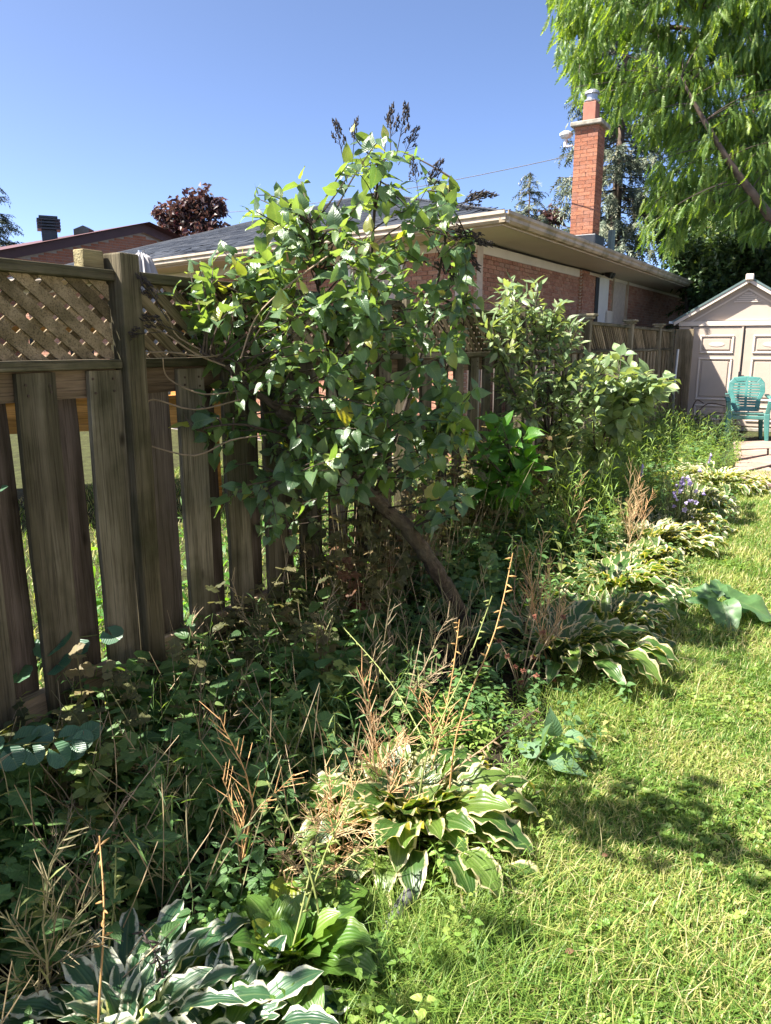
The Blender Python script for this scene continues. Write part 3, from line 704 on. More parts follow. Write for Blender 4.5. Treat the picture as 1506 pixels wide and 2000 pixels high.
for i in range(5):
    hw_ = .2-.036*i; box_obj('vent_louvre', (c2-hw_, c2+hw_, -.022, -.002, SR-.33+.032*i, SR-.312+.032*i), M['shedtrim'], gab, MSd)
box_obj('gutter_tip', (-.15, -.08, -.14, 2.3, SH_-.04, SH_-.0), M['grey'], shed, MSd)
pp = at(1318, 755, 11.9)
m = MB(); add_tube(m, [at(1324, 682, 11.9), at(1316, 760, 11.9), gp(1312, 846)], .022, 8); tag(obj('steel_pole', m, None, None, M['grey']), 'thin galvanised pole leaning between the fence end and the shed', 'pole')

# wire planter with iron plant stakes beside the shed
pb = gp(1338, 850); pl = thing('wire_planter', 'rusty wire basket with curved iron stakes in the shade by the shed corner', 'planter', tuple(pb))
m = MB()
for k in range(14): a = 2*math.pi*k/14; add_tube(m, [(.12*math.cos(a), .12*math.sin(a), .05), (.18*math.cos(a), .18*math.sin(a), .3)], .006, 4)
for z, r_ in ((.05, .12), (.14, .14), (.22, .16), (.3, .18)): add_tube(m, [(r_*math.cos(a), r_*math.sin(a), z) for a in np.linspace(0, 6.283, 20)], .008, 4)
obj('basket', m, pl, Matrix.Translation(pb), M['rust'])
m = MB(); add_lathe(m, [(.1, .05), (.15, .24), (.0, .25)], (0, 0, 0), 14); obj('liner', m, pl, Matrix.Translation(pb), M['rust'])
for dx, h, c_ in ((-.1, .9, -.12), (.05, .55, .2), (.12, .5, .5), (.18, .35, .6)):
    m = MB(); add_tube(m, smooth_path([(dx, 0, .1), (dx*1.1, 0, h*.6), (dx+c_*.4, 0, h), (dx+c_, 0, h*.92)], 5), .009, 5); obj('stake', m, pl, Matrix.Translation(pb), M['rust'])

# ------------------------------------------------------------ flagstones
pat = obj('patio', (lambda q: (q.add([tuple(v) for v in (gp(1425, 868, .006), gp(1620, 860, .006), gp(1760, 975, .006), gp(1440, 962, .006))], [(0, 3, 2, 1)]), q)[1])(MB()), None, None, M['soil'], kind='structure')
for quad in ([(1440, 932), (1500, 958), (1560, 940), (1500, 916)], [(1436, 905), (1436, 928), (1497, 913), (1560, 897), (1500, 893)], [(1434, 884), (1434, 901), (1498, 890), (1498, 880)], [(1502, 879), (1502, 890), (1600, 892), (1590, 878)],
             [(1432, 866), (1433, 881), (1530, 877), (1520, 863)], [(1504, 960), (1565, 943), (1640, 955), (1580, 975)], [(1535, 863), (1542, 876), (1610, 876), (1600, 862)], [(1510, 914), (1566, 938), (1640, 930), (1590, 902)]):
    m = MB(); add_prism(m, [gp(x, y, .008) for x, y in quad], (0, 0, .026)); bevel(obj('flagstone', m, pat, None, M['stone']), .008)

# ------------------------------------------------------------ the plastic chair
cp_ = gp(1452, 860); 
ch = thing('plastic_chair', 'teal green plastic armchair standing on the flagstones before the shed doors', 'chair', tuple(cp_))
MCh = Matrix.Translation(cp_) @ Matrix.Rotation(R(-20), 4, 'Z') @ Matrix.Scale(.98, 4)
def cb_(name, m, parent=ch, bv=.012): return bevel(obj(name, m, parent, MCh, M['chair']), bv)
m = MB(); m.add([(-.24, -.24, .405), (.24, -.24, .405), (.21, .22, .385), (-.21, .22, .385), (-.25, -.25, .44), (.25, -.25, .44), (.22, .23, .42), (-.22, .23, .42)], [BOXF]); add_box(m, -.235, .235, -.25, -.225, .34, .40); cb_('seat', m)
for sx_ in (-1, 1):
    m = MB(); add_beam(m, (sx_*.285, -.29, 0), (sx_*.255, -.235, .43), .05, .055, (0, 1, 0), .085, .07); cb_('leg', m)
    m = MB(); add_beam(m, (sx_*.27, .33, 0), (sx_*.225, .21, .42), .05, .05, (0, 1, 0), .075, .06); cb_('leg', m)
    m = MB(); pts = [(sx_*.262, -.235, .43), (sx_*.285, -.24, .6), (sx_*.30, -.2, .655), (sx_*.30, .0, .66), (sx_*.275, .19, .69)]
    for a, b in zip(pts[:-1], pts[1:]): add_beam(m, a, b, .062, .03 if abs(a[2]-b[2]) < .1 else .05, (0, 0, 1) if abs(a[2]-b[2]) < .1 else (0, 1, 0))
    cb_('armrest', m, bv=.008)
def bk(x, z): return (x, .2+(z-.42)*.32, z)      # reclined back plane
m = MB(); outl = [(-.2, .44), (-.21, .6), (-.265, .72), (-.255, .86), (-.19, .935), (0, .955), (.19, .935), (.255, .86), (.265, .72), (.21, .6), (.2, .44)]
inn = [(-.135, .5), (-.15, .62), (-.19, .73), (-.185, .83), (-.14, .875), (0, .89), (.14, .875), (.185, .83), (.19, .73), (.15, .62), (.135, .5)]
for i in range(10):
    add_prism(m, [bk(*outl[i]), bk(*outl[i+1]), bk(*inn[i+1]), bk(*inn[i])], (0, .035, .01))
add_prism(m, [bk(-.2, .43), bk(.2, .43), bk(.135, .5), bk(-.135, .5)], (0, .035, .01))
bkr = cb_('backrest', m, bv=.006)
m = MB(); add_prism(m, [bk(-.018, .495), bk(.018, .495), bk(.018, .895), bk(-.018, .895)], (0, .03, .008)); cb_('spine', m, bkr, .004)
for i in range(9):
    z = .53+i*.041; hwid = np.interp(z, [.5, .62, .73, .83, .875], [.137, .152, .192, .187, .145])
    for sx_ in (-1, 1):
        a, b = sorted((sx_*.014, sx_*hwid)); m = MB(); add_prism(m, [bk(a, z-.0135), bk(b, z-.0135), bk(b, z+.0135), bk(a, z+.0135)], (0, .024, .006)); obj('slat', m, bkr, MCh, M['chair'])

# ------------------------------------------------------------ added house, never in view, bouncing warm sunlight onto the shaded fence
bounce = thing('added_bounce_house', 'white sided house added out of view on the right to bounce sunlight onto the fence', 'house', tuple(tp(0, 5.6)))
MO = Matrix(((D.x, ND.x, 0, P0.x+ND.x*5.6), (D.y, ND.y, 0, P0.y+ND.y*5.6), (0, 0, 1, 0), (0, 0, 0, 1)))
M['siding'] = plain('bounce_house_siding', (.74, .68, .58), .6, .04, 2, .1)
box_obj('wall', (-9, 7.5, .02, .25, 0, 3.0), M['siding'], bounce, MO)
for i in range(19): box_obj('siding_board', (-9, 7.5, -.002+.0, .019, .16*i+.0, .16*i+.152), M['siding'], bounce, MO)
for x in (-4.2, 1.2):
    m = MB(); add_box(m, x-.7, x-.6, -.04, -.003, .9, 2.1); add_box(m, x+.6, x+.7, -.04, -.003, .9, 2.1); add_box(m, x-.6, x+.6, -.04, -.003, 2.0, 2.1); add_box(m, x-.6, x+.6, -.04, -.003, .9, 1.0); f_ = obj('window', m, bounce, MO, M['white'])
    box_obj('pane', (x-.599, x+.599, -.02, -.006, 1.001, 1.999), M['glass'], f_, MO)
m = MB(); add_prism(m, [(-9.3, -.35, 3.0), (-9.3, 4.2, 4.8), (-9.3, 4.2, 4.92), (-9.3, -.35, 3.12)], (17.1, 0, 0)); obj('roof', m, bounce, MO, M['shingle'])

# ------------------------------------------------------------ leaf shapes (templates: verts, faces, uv)
def blade(rows, petiole=0.):
    """rows: (y_mid, y_edge, half_width, z_mid, z_edge); three verts a row"""
    V = []; U = []; Fs = []
    for ym, ye, w, zm, ze in rows:
        V += [(-w, ye, ze), (0, ym, zm), (w, ye, ze)]; U += [(0, ym), (.5, ym), (1, ym)]
    for i in range(len(rows)-1):
        a = 3*i; Fs += [(a, a+1, a+4, a+3), (a+1, a+2, a+5, a+4)]
    if petiole:
        k = len(V); V += [(-.012, -petiole, 0), (.012, -petiole, 0), (.012, .0, 0), (-.012, .0, 0)]; U += [(.5, .5)]*4; Fs.append((k, k+1, k+2, k+3))
    return np.array(V, float), as_np_faces(Fs), np.array(U, float)
def var(f, n): return [f(random.Random(i)) for i in range(n)]
def heart(r):
    fold = r.uniform(-.05, .55); dr = r.uniform(-.1, .65); tw = r.uniform(-.1, .1)
    k_ = r.uniform(.72, 1.08); rows = [(0, -.09, .15), (.05, -.09, .32), (.17, .06, .44), (.35, .28, .45), (.56, .52, .35), (.78, .76, .17), (.91, .9, .055), (1, 1, .002)]
    out = []
    for ym, ye, w in rows: w *= k_; out.append((ym, ye, w, -dr*ym**2+tw*ym, -dr*ye**2+fold*w*(1.1-ye)-.0))
    V, Fs, U = blade(out, .22)
    V[:24:3, 2] += [r.uniform(-.05, .05) for _ in range(8)]; V[2:24:3, 2] += [r.uniform(-.05, .05) for _ in range(8)]; V[:24, 0] += r.uniform(-.12, .12)*V[:24, 1]**2
    return V, Fs, U
def ovate(r, wd=.27, pet=.15, curl=.4):
    fold = r.uniform(.1, .5); dr = r.uniform(.0, curl)
    rows = [(0, 0, .03), (.1, .08, wd*.6), (.28, .24, wd), (.5, .48, wd*.93), (.72, .7, wd*.6), (.9, .89, wd*.2), (1, 1, .002)]
    V, Fs, U = blade([(a, b, w, -dr*a**2, -dr*b**2+fold*w) for a, b, w in rows], pet)
    V[:21:3, 2] += [r.uniform(-.02, .02) for _ in range(7)]; V[2:21:3, 2] += [r.uniform(-.02, .02) for _ in range(7)]
    return V, Fs, U
def small(r, wd=.3):       # cheap small leaf
    f = r.uniform(.05, .2); V = np.array([(0, 0, 0), (-wd, .35, f), (0, .42, -.02), (wd, .35, f), (0, 1, -.15)], float)
    return V, [np.array([(0, 2, 1), (0, 3, 2), (1, 2, 4), (2, 3, 4)])], np.array([(.5, 0), (0, .35), (.5, .4), (1, .35), (.5, 1)], float)
def lobed(r, lob=5, depth=.35):
    V = [(0, .3, -.04)]; U = [(.5, .3)]; n = lob*4
    for i in range(n+1):
        a = -math.pi*.5+math.pi*2*(i/n)*.94+.1; q = .5+.5*math.cos((i/n)*lob*2*math.pi+math.pi)
        rad = (.36+.3*(1-depth)+.3*depth*q*1.6)*(.75+.28*math.sin(math.pi*i/n))*r.uniform(.9, 1.1)
        V.append((rad*math.cos(a)*1.0, .3+rad*math.sin(a), r.uniform(-.07, .07)-.15*rad*rad)); U.append((.5+.45*math.cos(a), .3+rad*math.sin(a)))
    k = len(V); V += [(-.01, -.5, -.1), (.01, -.5, -.1), (.01, .3, -.05), (-.01, .3, -.05)]; U += [(.5, .5)]*4
    return np.array(V, float), as_np_faces([(0, i, i+1) for i in range(1, n+1)]+[(k, k+1, k+2, k+3)]), np.array(U, float)
def rounded(r):
    n = 9; V = [(0, .5, -.06)]; U = [(.5, .5)]
    for i in range(n+1):
        a = -math.pi/2+.25+(2*math.pi-.5)*i/n; V.append((.52*math.cos(a), .5+.5*math.sin(a), r.uniform(-.02, .09))); U.append((.5+.5*math.cos(a), .5+.5*math.sin(a)))
    return np.array(V, float), as_np_faces([(0, i, i+1) for i in range(1, n+1)]), np.array(U, float)
def join(parts):
    V = []; U = []; by = {}; n = 0
    for v, fs, u in parts:
        V.append(v); U.append(u)
        for f in fs: by.setdefault(f.shape[1], []).append(f+n)
        n += len(v)
    return np.concatenate(V), [np.concatenate(x) for x in by.values()], np.concatenate(U)
def place(T, Mx, P, s):
    V, Fs, U = T; return (V*s) @ np.asarray(Mx).T+np.asarray(P), Fs, U
def stem_t(pts, r0, r1, sides=3):
    m = MB(); add_tube(m, pts, list(np.linspace(r0, r1, len(pts))), sides, cap=False); return m.V[0], m.F, np.full((m.n, 2), .5)

HEART = var(heart, 12); OVATE = var(ovate, 6); SMALL = var(small, 4); LOBED = var(lobed, 5); ROUND = var(rounded, 4)
LANCE = var(lambda r: ovate(r, .19, .06, .25), 5); WIDE = var(lambda r: ovate(r, .33, .2, .5), 5)
LM = {}
LM['lilac'] = leaf_mat('lilac_leaf', [(0, (.055, .112, .05)), (.5, (.082, .15, .064)), (.86, (.11, .185, .064)), (.96, (.16, .2, .035)), (1, (.27, .26, .035))], .36, .38, (2.7, 2.5, .7), under=.5, spec=.75)
LM['bush'] = leaf_mat('bush_leaf', [(0, (.1, .16, .07)), (.5, (.15, .22, .1)), (.9, (.2, .26, .12)), (1, (.28, .31, .13))], .32, .3, (2.2, 2.1, .7), under=.75, undercol=(.26, .31, .2))
LM['bright'] = leaf_mat('bright_leaf', [(0, (.05, .15, .02)), (1, (.08, .2, .03))], .4, .42, (2.6, 2.4, .6))
LM['weed'] = leaf_mat('weed_leaf', [(0, (.05, .115, .037)), (.5, (.085, .175, .054)), (.8, (.12, .21, .064)), (.93, (.18, .22, .06)), (1, (.26, .26, .1))], .5, .35, (2.5, 2.3, .7), side=True, nv=6)
LM['olive'] = leaf_mat('fading_vine_leaf', [(0, (.05, .06, .02)), (.4, (.09, .095, .035)), (.7, (.15, .14, .06)), (.9, (.2, .15, .07)), (1, (.13, .06, .03))], .6, .35, (1.8, 1.6, .8), under=.6, undercol=(.24, .25, .2), nv=5)
LM['teal'] = leaf_mat('bluish_leaf', [(0, (.045, .11, .065)), (1, (.07, .155, .08))], .4, .25, (2, 2, .9))
LM['lawnleaf'] = leaf_mat('lawn_weed_leaf', [(0, (.1, .2, .035)), (.6, (.17, .28, .055)), (1, (.28, .35, .09))], .45, .4, (2.2, 2, .6), nv=3)
n = N('grass_blade'); c = n.ramp(n.rnd(), [(0, (.07, .155, .026)), (.4, (.145, .235, .04)), (.74, (.24, .3, .07)), (.9, (.39, .365, .14)), (1, (.5, .45, .25))])
t = n.new('BsdfTranslucent'); n.put(t.inputs[0], n.mix(1, c, (1.7, 1.7, .9), 'MULTIPLY')); mx = n.new('MixShader'); mx.inputs[0].default_value = .35
n.put(mx.inputs[1], n.pbr(c, .5, None, 0, .35)); n.put(mx.inputs[2], t.outputs[0]); M['grass'] = n.done(mx.outputs[0])
CREAM = (.5, .46, .27)
LM['hosta'] = leaf_mat('variegated_hosta_leaf', [(0, (.035, .085, .02)), (.6, (.06, .125, .025)), (1, (.1, .16, .03))], .36, .3, (2.6, 2.4, .5), vein=.7, edge=(CREAM, .72), nv=4, side=False)
LM['hostapale'] = leaf_mat('cream_edged_hosta_leaf', [(0, (.05, .1, .026)), (1, (.085, .14, .04))], .4, .28, (2.4, 2.2, .6), vein=.7, edge=((.58, .55, .36), .6), nv=4, side=False)
LM['hostawhite'] = leaf_mat('white_edged_hosta_leaf', [(0, (.032, .085, .045)), (1, (.05, .12, .05))], .38, .26, (2.2, 2.1, .7), vein=.6, edge=((.56, .58, .46), .62), nv=4, side=False)
LM['hostagreen'] = leaf_mat('green_hosta_leaf', [(0, (.05, .12, .02)), (.8, (.085, .165, .028)), (1, (.22, .26, .03))], .38, .34, (2.2, 2.1, .5), vein=.8, nv=4, side=False)

def foliage(parent, T, mat, dirs, ups, pos, size, limit=300, name='leaf', stuff='leaves', order=None):
    """leaves as parts (the ones that show largest), the rest as one joined part"""
    Fm = frames(dirs, ups); pos = np.asarray(pos); size = np.asarray(size); k = len(pos)
    vi = rng.integers(0, len(T), k)
    if order is None: order = np.argsort(np.linalg.norm(pos-np.array([0, 0, EYE]), axis=1)/size*rng.uniform(.8, 1.25, k))
    ms = [tmesh(name, t, mat) for t in T]
    for i in order[:limit]: obj(name, ms[vi[i]], parent, mat4(Fm[i], pos[i], float(size[i])))
    m = MB(); rs = order[limit:]
    for j, t in enumerate(T):
        s = rs[vi[rs] == j]
        if len(s): m.many(t, Fm[s], pos[s], size[s], rng.random(len(s)))
    if m.n: obj(stuff, m.mesh(stuff, mat, True), parent, kind='stuff')

# ------------------------------------------------------------ the lilac
M['darkbark'] = plain('dark_branch_bark', (.05, .036, .026), .85, .3, 40, .4)
def Yf(px):
    q = (px-753)/1491; t = (P0.x-q*P0.y)/(q*D.y-D.x); return P0.y+D.y*t
base = gp(925, 1262)
lil = thing('lilac_shrub', 'tall lilac shrub with heart-shaped leaves on a thick leaning trunk, in front of the fence', 'shrub', tuple(base))
def branch(pts, r0, r1, name='branch', mat=None, n=5, sides=8, parent=lil):
    p = smooth_path(pts, n); p = [v+Vector((random.uniform(-1, 1), random.uniform(-1, 1), random.uniform(-1, 1)))*r0*.16 for v in p]
    mat = mat or M['bark']; m = MB(); rd = [(r0+(r1-r0)*(i/(len(p)-1))**.8)*(1+(random.uniform(-.1, .12) if r0 > .03 else 0)) for i in range(len(p))]
    if name == 'trunk': rd[0] *= 1.7; rd[1] *= 1.35; rd[2] *= 1.15
    add_tube(m, p, rd, sides); obj(name, m.mesh(name, mat, True), parent); return p
SK = []
SK += branch([base-Vector((-.03, 0, .1)), at(905, 1215, 3.40), at(868, 1140, 3.36), at(805, 1045, 3.28), at(745, 985, 3.2), at(690, 940, 3.13), at(610, 860, 3.02), at(545, 800, 2.93)], .044, .024, 'trunk', n=8, sides=16)
SK += branch([at(545, 800, 2.93), at(490, 760, 2.86), at(440, 715, 2.8), at(395, 690, 2.75)], .018, .005, mat=M['darkbark'])
SK += branch([at(600, 852, 3.0), at(560, 700, 3.05), at(540, 560, 3.1), at(560, 420, 3.1)], .7*.018, .005, mat=M['darkbark'])
SK += branch([at(690, 940, 3.14), at(715, 800, 3.35), at(720, 620, 3.38), at(728, 450, 3.3), at(745, 300, 3.15)], .7*.02, .005, mat=M['darkbark'])
SK += branch([at(700, 905, 3.15), at(650, 720, 3.1), at(620, 560, 3.1), at(610, 440, 3.08)], .7*.018, .005, mat=M['darkbark'])
gb_ = gp(748, 1140, 0)
for dx, tx, ty, tY in ((-28, 700, 940, 3.3), (-6, 712, 930, 3.34), (12, 735, 960, 3.38), (34, 690, 930, 3.3), (60, 720, 950, 3.4)):
    b0 = gp(735+dx*1.3, 1165); SK += branch([b0, at(730+dx, 1080, b0.y*.98), at(tx, ty, tY)], .02, .014)
SK += branch([at(735, 960, 3.38), at(790, 800, 3.5), at(840, 620, 3.5), at(868, 470, 3.4), at(880, 345, 3.3)], .7*.018, .004, mat=M['darkbark'])
SK += branch([at(712, 930, 3.34), at(790, 820, 3.45), at(860, 740, 3.5), at(905, 640, 3.45), at(914, 470, 3.25)], .7*.014, .004, mat=M['darkbark'])
SK += branch([at(735, 960, 3.38), at(820, 880, 3.35), at(880, 840, 3.3)], .7*.012, .004, mat=M['darkbark'])
SK += branch([at(640, 890, 3.06), at(560, 900, 2.9), at(520, 960, 2.82)], .7*.01, .003, mat=M['darkbark'])
SK += branch([at(620, 870, 3.04), at(480, 830, 2.8), at(385, 840, 2.7)], .7*.01, .003, mat=M['darkbark'])
SKa = np.array([tuple(v) for v in SK])
EL = [(545, 420, 55, 38, 14), (600, 455, 60, 45, 8), (640, 530, 150, 80, 32), (445, 560, 80, 75, 20), (390, 610, 40, 60, 7), (640, 660, 245, 105, 50), (800, 650, 120, 125, 30), (735, 300, 55, 45, 7), (700, 370, 40, 50, 5), (790, 440, 95, 80, 15), (878, 350, 22, 24, 3),
      (590, 800, 180, 95, 36), (790, 830, 115, 115, 36), (670, 890, 115, 60, 20), (400, 800, 55, 60, 6), (905, 570, 22, 100, 9), (905, 500, 18, 45, 5), (830, 385, 55, 40, 6), (520, 385, 45, 20, 5), (885, 960, 40, 60, 6), (560, 1030, 60, 40, 4), (350, 575, 20, 30, 2), (545, 960, 45, 60, 6), (630, 950, 75, 55, 8), (520, 1010, 35, 40, 3), (395, 860, 50, 60, 3), (870, 880, 50, 80, 9), (440, 950, 40, 50, 3), (650, 880, 50, 50, 10), (880, 760, 40, 110, 10)]
TW = MB(); LD, LU, LP, LS = [], [], [], []
for cx, cy, rx, ry, cnt in EL:
    for _ in range(int(cnt*1.15)):
        a = random.uniform(0, 6.283); q = math.sqrt(random.random()); px, py = cx+rx*q*math.cos(a), cy+ry*q*math.sin(a)
        yb = Yf(px); hi = py < 520
        Y = min(random.uniform(2.6, 3.4) if px < 740 else random.uniform(2.85, 3.5), yb-(.08 if not hi else -.1))
        e = np.array(at(px, py, Y)); dist = np.linalg.norm((SKa-e)*np.array([1, 1, 1.0]), axis=1)+np.maximum(0, SKa[:, 2]-e[2])*1.2
        s = SKa[np.argsort(dist)[random.randint(0, 5)]]
        e = e+np.array([random.gauss(0, .03), random.gauss(0, .03), random.gauss(0, .04)]); md = (s+e)/2+np.array([random.uniform(-.04, .04), random.uniform(-.04, .04), random.uniform(-.01, .08)])
        p = bez(s, md, e, 7); add_tube(TW, p, list(np.linspace(.0045, .0016, 8)), 4, cap=False)
        L = (Vector(e)-Vector(s)).length; nn = random.randint(3, 6)
        bd = (p[-1]-p[-3]).normalized(); sd = bd.cross(Vector((0, 0, 1))); sd = sd.normalized() if sd.length > .05 else Vector((1, 0, 0)); od = sd.cross(bd)
        for j in range(nn):
            back = j*random.uniform(.045, .075)
            if back > L*.9: break
            c = p[-1]-bd*back
            f = min(1, back/L*1.0); i = int((1-f)*7); c = p[min(i, 6)].lerp(p[min(i, 6)+1], (1-f)*7-min(i, 6))
            for sg in (-1, 1):
                if random.random() < .1: continue
                ax = sd if j % 2 else od
                dr = (ax*sg*random.uniform(.7, 1.1)+bd*random.uniform(.2, .9)+Vector((random.uniform(-.3, .3), random.uniform(-.3, .3), random.uniform(-.3, .25) if py < 690 else random.uniform(-.7, .05)))).normalized()
                sz = random.choice((random.uniform(.032, .06), random.uniform(.052, .082)))*(.8 if j == 0 else 1)
                up = Vector((random.gauss(-.1, .4), random.gauss(-.15, .4), random.uniform(.6, 1.2))) if py < 690 else Vector((random.gauss(-.05, .45), random.gauss(-.4, .45), random.uniform(.3, 1)))
                LD.append(dr); LU.append(up); LP.append(c+dr*sz*.2); LS.append(sz)
obj('twigs', TW.mesh('twigs', M['twig']), lil, kind='stuff')
foliage(lil, HEART, LM['lilac'], LD, LU, LP, LS)
def panicle(seed, h=.13):
    r = random.Random(seed); m = MB(); add_tube(m, [(0, 0, -.06), (0, 0, h*.5), (.004, 0, h)], [.002, .0016, .001], 4)
    for i in range(22):
        z = h*(.1+.9*i/22); L = (.03*(1-i/24))*r.uniform(.6, 1.2); a = r.uniform(0, 6.28); e = Vector((L*math.cos(a), L*math.sin(a), z+L*.9)); add_tube(m, [(0, 0, z), e], .001, 3)
        for k in range(3):
            c = e+Vector((r.uniform(-.008, .008), r.uniform(-.008, .008), r.uniform(-.006, .012))); add_tube(m, [c, c+Vector((r.uniform(-.005, .005), r.uniform(-.005, .005), .013))], [.0034, .0012], 4)
    return m.mesh('seed_head', M['seed'])
PAN = [panicle(i) for i in range(3)]
for px, py, Y, rx, s in ((668, 300, 3.1, -12, .9), (690, 295, 3.12, 5, .85), (763, 280, 3.15, 0, 1), (780, 275, 3.15, 12, 1), (790, 300, 3.15, 30, .8), (830, 375, 3.2, 30, 1), (815, 365, 3.2, -10, .8), (885, 410, 3.25, 60, 1.1), (905, 395, 3.25, 75, 1.), (860, 450, 3.2, 100, 1.1), (880, 470, 3.22, 130, 1.2), (850, 480, 3.2, 150, 1.1), (900, 455, 3.22, 110, 1), (330, 640, 2.65, -70, .9), (312, 600, 2.62, -30, .9), (295, 650, 2.6, -95, .8)):
    obj('seed_head', PAN[random.randint(0, 2)], lil, Matrix.Translation(at(px, py, Y)) @ Matrix.Rotation(R(rx), 4, 'Y') @ Matrix.Scale(s, 4))
m = MB()
for pts in (((440, 715), (380, 690), (320, 650), (262, 628)), ((440, 690), (400, 697), (330, 688), (240, 690)), ((480, 760), (400, 770), (330, 740), (318, 700)), ((470, 780), (380, 800), (300, 780), (285, 800)), ((520, 850), (450, 860), (380, 890), (290, 870)), ((430, 700), (350, 660), (330, 620), (310, 600)), ((640, 500), (560, 560), (500, 620), (470, 700))):
    add_tube(m, smooth_path([at(x, y, 2.78-.04*i) for i, (x, y) in enumerate(pts)], 4), .0028, 4)
obj('bare_twigs', m.mesh('bare_twigs', M['drytwig']), lil, kind='stuff')

# ------------------------------------------------------------ shrubs further along the fence
def shrub(name, label, base, ells, T, mat, Yr, size, stems, leaves=9, updir=.5, limit=300, gap=.035, droop=0.):
    th = thing(name, label, 'shrub', tuple(base)); sk = []
    for tops in stems:
        pts = [base+Vector((random.uniform(-.12, .12), random.uniform(-.1, .1), -.02))]+[at(*q) for q in tops]
        sk += branch(pts, .012, .004, 'stem', M['twig'], 5, 6, th)
    ska = np.array([tuple(v) for v in sk]); tw = MB(); D_, U_, P_, S_ = [], [], [], []
    for cx, cy, rx, ry, cnt in ells:
        for _ in range(cnt):
            a = random.uniform(0, 6.283); q = math.sqrt(random.random()); e = np.array(at(cx+rx*q*math.cos(a), cy+ry*q*math.sin(a), random.uniform(*Yr)))
            dist = np.linalg.norm(ska-e, axis=1)+np.maximum(0, ska[:, 2]-e[2]+.1)*1.5; s = ska[np.argsort(dist)[random.randint(0, 4)]]
            md = (s+e)/2+np.array([0, 0, .05-droop]); p = bez(s, md, e, 6); add_tube(tw, p, list(np.linspace(.004, .0014, 7)), 3, cap=False)
            bd = (p[-1]-p[-3]).normalized(); sd = bd.cross(Vector((0, 0, 1))); sd = sd.normalized() if sd.length > .05 else Vector((1, 0, 0)); od = sd.cross(bd)
            L = max((p[-1]-p[0]).length, .05)
            for j in range(leaves):
                back = min(j*gap*random.uniform(.7, 1.1), L); f = back/L; i = min(int((1-f)*6), 5); c = p[i].lerp(p[i+1], (1-f)*6-i)
                an = j*2.4+random.uniform(-.4, .4); ax = sd*math.cos(an)+od*math.sin(an)
                dr = (ax+bd*random.uniform(.5, 1.3)*updir*2+Vector((0, 0, random.uniform(-.3, .3)))).normalized(); sz = random.uniform(*size)
                D_.append(dr); U_.append(Vector((random.gauss(-.2, .4), random.gauss(-.2, .4), 1))-ax*.3); P_.append(c+dr*sz*.12); S_.append(sz)
    obj('twigs', tw.mesh('twigs', M['twig']), th, kind='stuff'); foliage(th, T, mat, D_, U_, P_, S_, limit); return th
bb = gp(1075, 985)
shrub('leafy_shrub', 'pale green leafy shrub rising above the lattice in the middle of the fence', bb, [(1000, 575, 32, 44, 13), (1045, 590, 20, 45, 11), (985, 645, 45, 48, 14), (1090, 640, 46, 50, 15), (1015, 720, 60, 60, 24), (1110, 720, 62, 65, 25), (1060, 800, 85, 60, 26), (1140, 810, 50, 60, 14), (1090, 880, 70, 50, 14), (955, 610, 20, 20, 3), (1120, 900, 70, 60, 10)],
      LANCE, LM['bush'], (5.1, 5.75), (.065, .105), [[(1060, 800, 5.5), (1010, 660, 5.5), (1000, 545, 5.45)], [(1080, 800, 5.5), (1045, 680, 5.5), (1050, 560, 5.5)], [(1090, 850, 5.4), (1100, 740, 5.4), (1115, 640, 5.4)], [(1060, 860, 5.3), (1000, 760, 5.25), (960, 640, 5.25)], [(1110, 880, 5.4), (1150, 790, 5.4)], [(1075, 880, 5.5), (1070, 700, 5.45), (1085, 600, 5.4)]], 11, .8, 300)
bb = gp(1165, 960)
shrub('spreading_shrub', 'green shrub with branches spreading right towards the shed, before the far fence panels', bb, [(1240, 765, 65, 38, 28), (1290, 750, 22, 25, 6), (1200, 790, 50, 55, 24), (1170, 860, 55, 60, 16), (1240, 830, 40, 40, 9), (1215, 700, 18, 20, 4), (1170, 730, 30, 35, 6)],
      WIDE, LM['bush'], (5.6, 6.3), (.085, .125), [[(1190, 860, 5.9), (1240, 780, 5.9), (1300, 745, 5.9)], [(1175, 870, 5.9), (1200, 780, 5.9), (1215, 690, 5.9)], [(1160, 850, 5.8), (1165, 740, 5.8)]], 8, .5, 220)
bb = gp(1010, 1010)
shrub('young_bright_shrub', 'bright green young shrub with broad pointed leaves, low before the fence', bb, [(990, 850, 50, 30, 7), (950, 900, 40, 40, 6), (1020, 900, 40, 40, 7), (970, 960, 60, 40, 7), (1030, 955, 30, 30, 3), (930, 940, 20, 30, 2)],
      WIDE, LM['bright'], (4.5, 4.9), (.10, .15), [[(1000, 930, 4.75), (990, 850, 4.75)], [(990, 940, 4.7), (945, 890, 4.65)], [(1015, 950, 4.7), (1035, 900, 4.7)]], 5, .3, 200, .05, .05)

